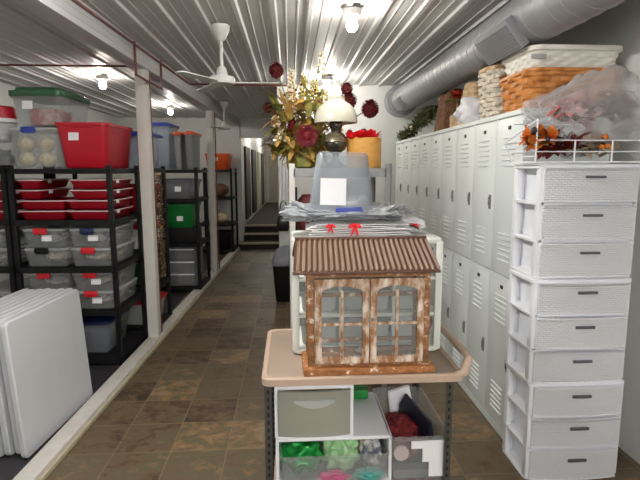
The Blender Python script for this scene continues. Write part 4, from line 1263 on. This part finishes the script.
# canister with a red cap
t = thing('red_capped_canister', 'clear canister with a red white-rimmed lid beside the bin of cream balls', 'canister', on(S0, -.115, .22, zt))
MB().lathe([(.10, 0), (.105, .01), (.105, .35), (.1, .355), (.098, .35), (.1, .015)], 26).build('jar', 'clear', t)
MB().lathe([(.112, .35), (.115, .36), (.115, .375), (.108, .378)], 26).build('white_rim', 'label', t)
MB().lathe([(.108, .376), (.108, .395), (.098, .46), (.085, .47)], 26).build('red_lid', 'red', t)
b = MB(); b.sphere((0, 0, .07), .07, 3, (1.1, 1.1, .85), .3, 10, 3)
tag(b.build('dark_trinkets', 'greybin', loc=on(S0, -.115, .22, zt+.014)), 'dark trinkets in the bottom of the red-lidded canister', 'trinkets')
b = MB(); b.sphere((0, 0, .06), .068, 3, (1.1, 1.1, .75), .3, 10, 5)
tag(b.build('white_trinkets', 'cloth', loc=on(S0, -.115, .22, zt+.19)), 'white fluff in the top of the red-lidded canister', 'fluff')

# unit behind the post
t = tote(SA, -.17, .23, zt, .30, .42, .30, 'cloudy tall tote with a blue lid seen just right of the near post', 'bluebin', 'blue', .03)
t = tote(SA, -.56, .23, zt, .34, .42, .30, 'clear tote with a red lid behind the red bin and near post', 'clear2', 'red', .03)
t = thing('bead_garland', 'sparkly gold-brown bead garland hanging beside the near white post', 'garland', on(SA, .022, .10, 0))
b = MB(); r8 = random.Random(9)
for s_ in range(5):
    for k in range(40):
        b.sphere((.0+r8.uniform(-.012, .012), s_*.028+r8.uniform(-.01, .01), 1.47-k*.024), .011, 1)
b.build('bead_strings', 'beads', t)
b = MB(); b.box((-.004, .056, 1.488), (.016, .15, .02)); b.build('hanger', 'wicker_tan', t)
t = tote(SA, -.22, .23, TIERS[2]+.014, .36, .38, .2, 'red-lidded white tote on the middle tier behind the near post', 'offwhite', 'red', .03)
t = tote(SA, -.22, .23, TIERS[1]+.006, .36, .38, .22, 'dark green tote on the lower tier behind the near post', 'dgreen', None)
t = tote(SA, -.22, .23, TIERS[0]+.009, .36, .38, .22, 'white tote with a red lid on the bottom tier behind the near post', 'milky', 'red', .03)
t = tote(SA, -.22, .23, TIERS[3]+.006, .36, .38, .24, 'dark red box on the upper tier behind the near post', 'redtray', None)

# unit before the far post
sb = [.082, .622, 1.167, 1.522]
tote(SB, -.27, .30, sb[2]+.006, .40, .50, .22, 'grey bin with a white label on the shelf above the green bin', 'chestbin', 'greybin', .02, lab=(.02, .12))
tote(SB, -.27, .30, sb[1]+.19, .38, .50, .30, 'green bin with a white label on the shelf before the far post', 'kgreen', None, lab=(.03, .12))
t = thing('clear_drawer_stack', 'three clear drawers stacked under the green bin', 'drawer chest', on(SB, -.27, .06, sb[0]+.006), TH)
f = MB(); f.b2(-.20, .20, .0, .45, 0, .02); f.b2(-.20, -.185, 0, .45, 0, .49); f.b2(.185, .20, 0, .45, 0, .49)
for zz in (.155, .315, .475): f.b2(-.20, .20, .0, .45, zz, zz+.015)
f.build('drawer_frame', 'greybin', t)
for zz in (.015, .170, .330):
    d = MB(); d.b2(-.18, .18, -.008, .42, zz+.005, zz+.135, .004); do = d.build('drawer', 'chestbin', t)
    d = MB(); d.b2(-.185, .185, -.02, 0, zz+.122, zz+.138, .003); d.build('drawer_lip', 'label', do)
b = MB(); b.b2(-.19, .19, 0, .45, 0, .188, .004); 
tag(b.build('dark_crate', 'black', loc=on(SB, -.27, .07, sb[1]+.004), rot=(0, 0, TH)), 'dark crate under the green bin', 'crate')
tote(SB, -.46, .28, sb[3]+.006, .27, .44, .53, 'tall cloudy blue-lidded tote on the shelving before the far post', 'bluebin', 'blue', .03)
tote(SB, -.237, .28, sb[3]+.006, .085, .44, .42, 'narrow grey tote with an orange lid on the shelving before the far post', 'chestbin', 'orange', .03, tp=.01)
tote(SB, -.098, .28, sb[3]+.006, .10, .44, .43, 'dark grey tote with an orange lid beside the far post', 'greybin', 'orange', .03, tp=.012)
# farthest unit
tote(SCc, -.27, .32, 1.528, .42, .50, .285, 'orange bin with a white label on the farthest black shelving', 'orange', None, lab=(-.02, .19))
b = MB(); b.sphere((0, 0, .125), .16, 3, (1.1, .9, .72), .2, 9, 2)
tag(b.build('brown_wreath', 'burlap', loc=on(SCc, -.28, .25, 1.038)), 'brown dried wreath on the farthest black shelving', 'wreath')
b = MB(); b.sphere((0, 0, .10), .13, 3, (1.1, .9, .74), .12, 9, 4)
tag(b.build('cream_bundle', 'cream', loc=on(SCc, -.26, .25, .558)), 'cream bundle on the farthest black shelving below the wreath', 'bundle')
tote(SCc, -.28, .32, .088, .42, .52, .3, 'dark tote at the bottom of the farthest black shelving', 'black', None)

# ------------------------------------------------------------------ folded tables leaning at the kerb
def make_table(label):
    t = thing('folding_table', label, 'folding table', (0, 0, 0), 0, 'white folding tables leaning side by side')
    S = .75; th = .034
    b = MB(); b.rloft([(S-.012, S-.012, .026, 0), (S, S, .03, .006), (S, S, .03, th-.006), (S-.012, S-.012, .026, th)])
    # stand it up: local x = thickness direction
    mt = Matrix.Rotation(PI/2, 4, 'Y')
    bmesh.ops.transform(b.bm, matrix=mt, verts=b.bm.verts)
    bmesh.ops.translate(b.bm, vec=(-th, S/2, S/2), verts=b.bm.verts)
    b.build('table_top', 'tabletop', t)
    for sy in (.14, S-.14):
        l = MB(); xx = -th-.006
        l.tube([(xx, sy-.06, .10), (xx, sy-.06, S-.16), (xx, sy+.06, S-.16), (xx, sy+.06, .10)], .0065, 8)
        l.build('folded_leg', 'tableside', t)
    return t
TA = math.atan2(.06, .75)
labs = ['front white folding table of the leaning row, its whole face showing', 'white folding table directly behind the front one of the leaning row', 'third white folding table from the front of the leaning row',
        'fourth white folding table from the front of the leaning row', 'fifth white folding table from the front of the leaning row', 'sixth white folding table from the front of the leaning row',
        'seventh white folding table from the front of the leaning row', 'last white folding table of the leaning row, farthest from the kerb']
t0 = make_table(labs[0])
for k in range(8):
    t = t0 if k == 0 else dup(t0, labs[k])
    du = -.048*k - (.004 if k else 0)
    t.location = (-1.402+du, 2.50+.012*((k*5) % 3-1)+.02*(k > 0), .004)
    t.rotation_euler = (0, R(-3.6+.12*k), R(-4.0))

# ------------------------------------------------------------------ camera and view
F, H = 490.0, 1.52
vp = (290.0, 170.0); roll = R(.6)
yv = Vector(((vp[0]-320)/F, (vp[1]-240)/F, 1)).normalized()
dn = Vector((math.sin(roll), math.cos(roll), 0)); dn = (dn-yv*dn.dot(yv)).normalized()
xr = dn.cross(yv)
rows = (xr, yv, -dn)             # world axes seen from the camera
right = Vector((rows[0][0], rows[1][0], rows[2][0])); down = Vector((rows[0][1], rows[1][1], rows[2][1])); fwd = Vector((rows[0][2], rows[1][2], rows[2][2]))
cam = bpy.data.cameras.new('camera'); co = bpy.data.objects.new('camera', cam); COL.objects.link(co)
mw = Matrix((right, -down, -fwd)).transposed().to_4x4(); mw.translation = Vector((0, 0, H))
co.matrix_world = mw
cam.sensor_fit = 'HORIZONTAL'; cam.sensor_width = 36; cam.lens = F/640*36; cam.clip_start = .02
SC.camera = co
w = bpy.data.worlds.new('world'); SC.world = w; w.use_nodes = True
w.node_tree.nodes['Background'].inputs['Color'].default_value = (.05, .05, .05, 1)
SC.view_settings.view_transform = 'Standard'; SC.view_settings.look = 'None'
SC.view_settings.gamma = 1; SC.view_settings.use_curve_mapping = False
SC.view_settings.exposure = 0.0
SC.cycles.use_denoising = True
SC.cycles.max_bounces = 8; SC.cycles.transparent_max_bounces = 24; SC.cycles.diffuse_bounces = 5
SC.cycles.caustics_reflective = False; SC.cycles.caustics_refractive = False
SC.cycles.sample_clamp_indirect = 4
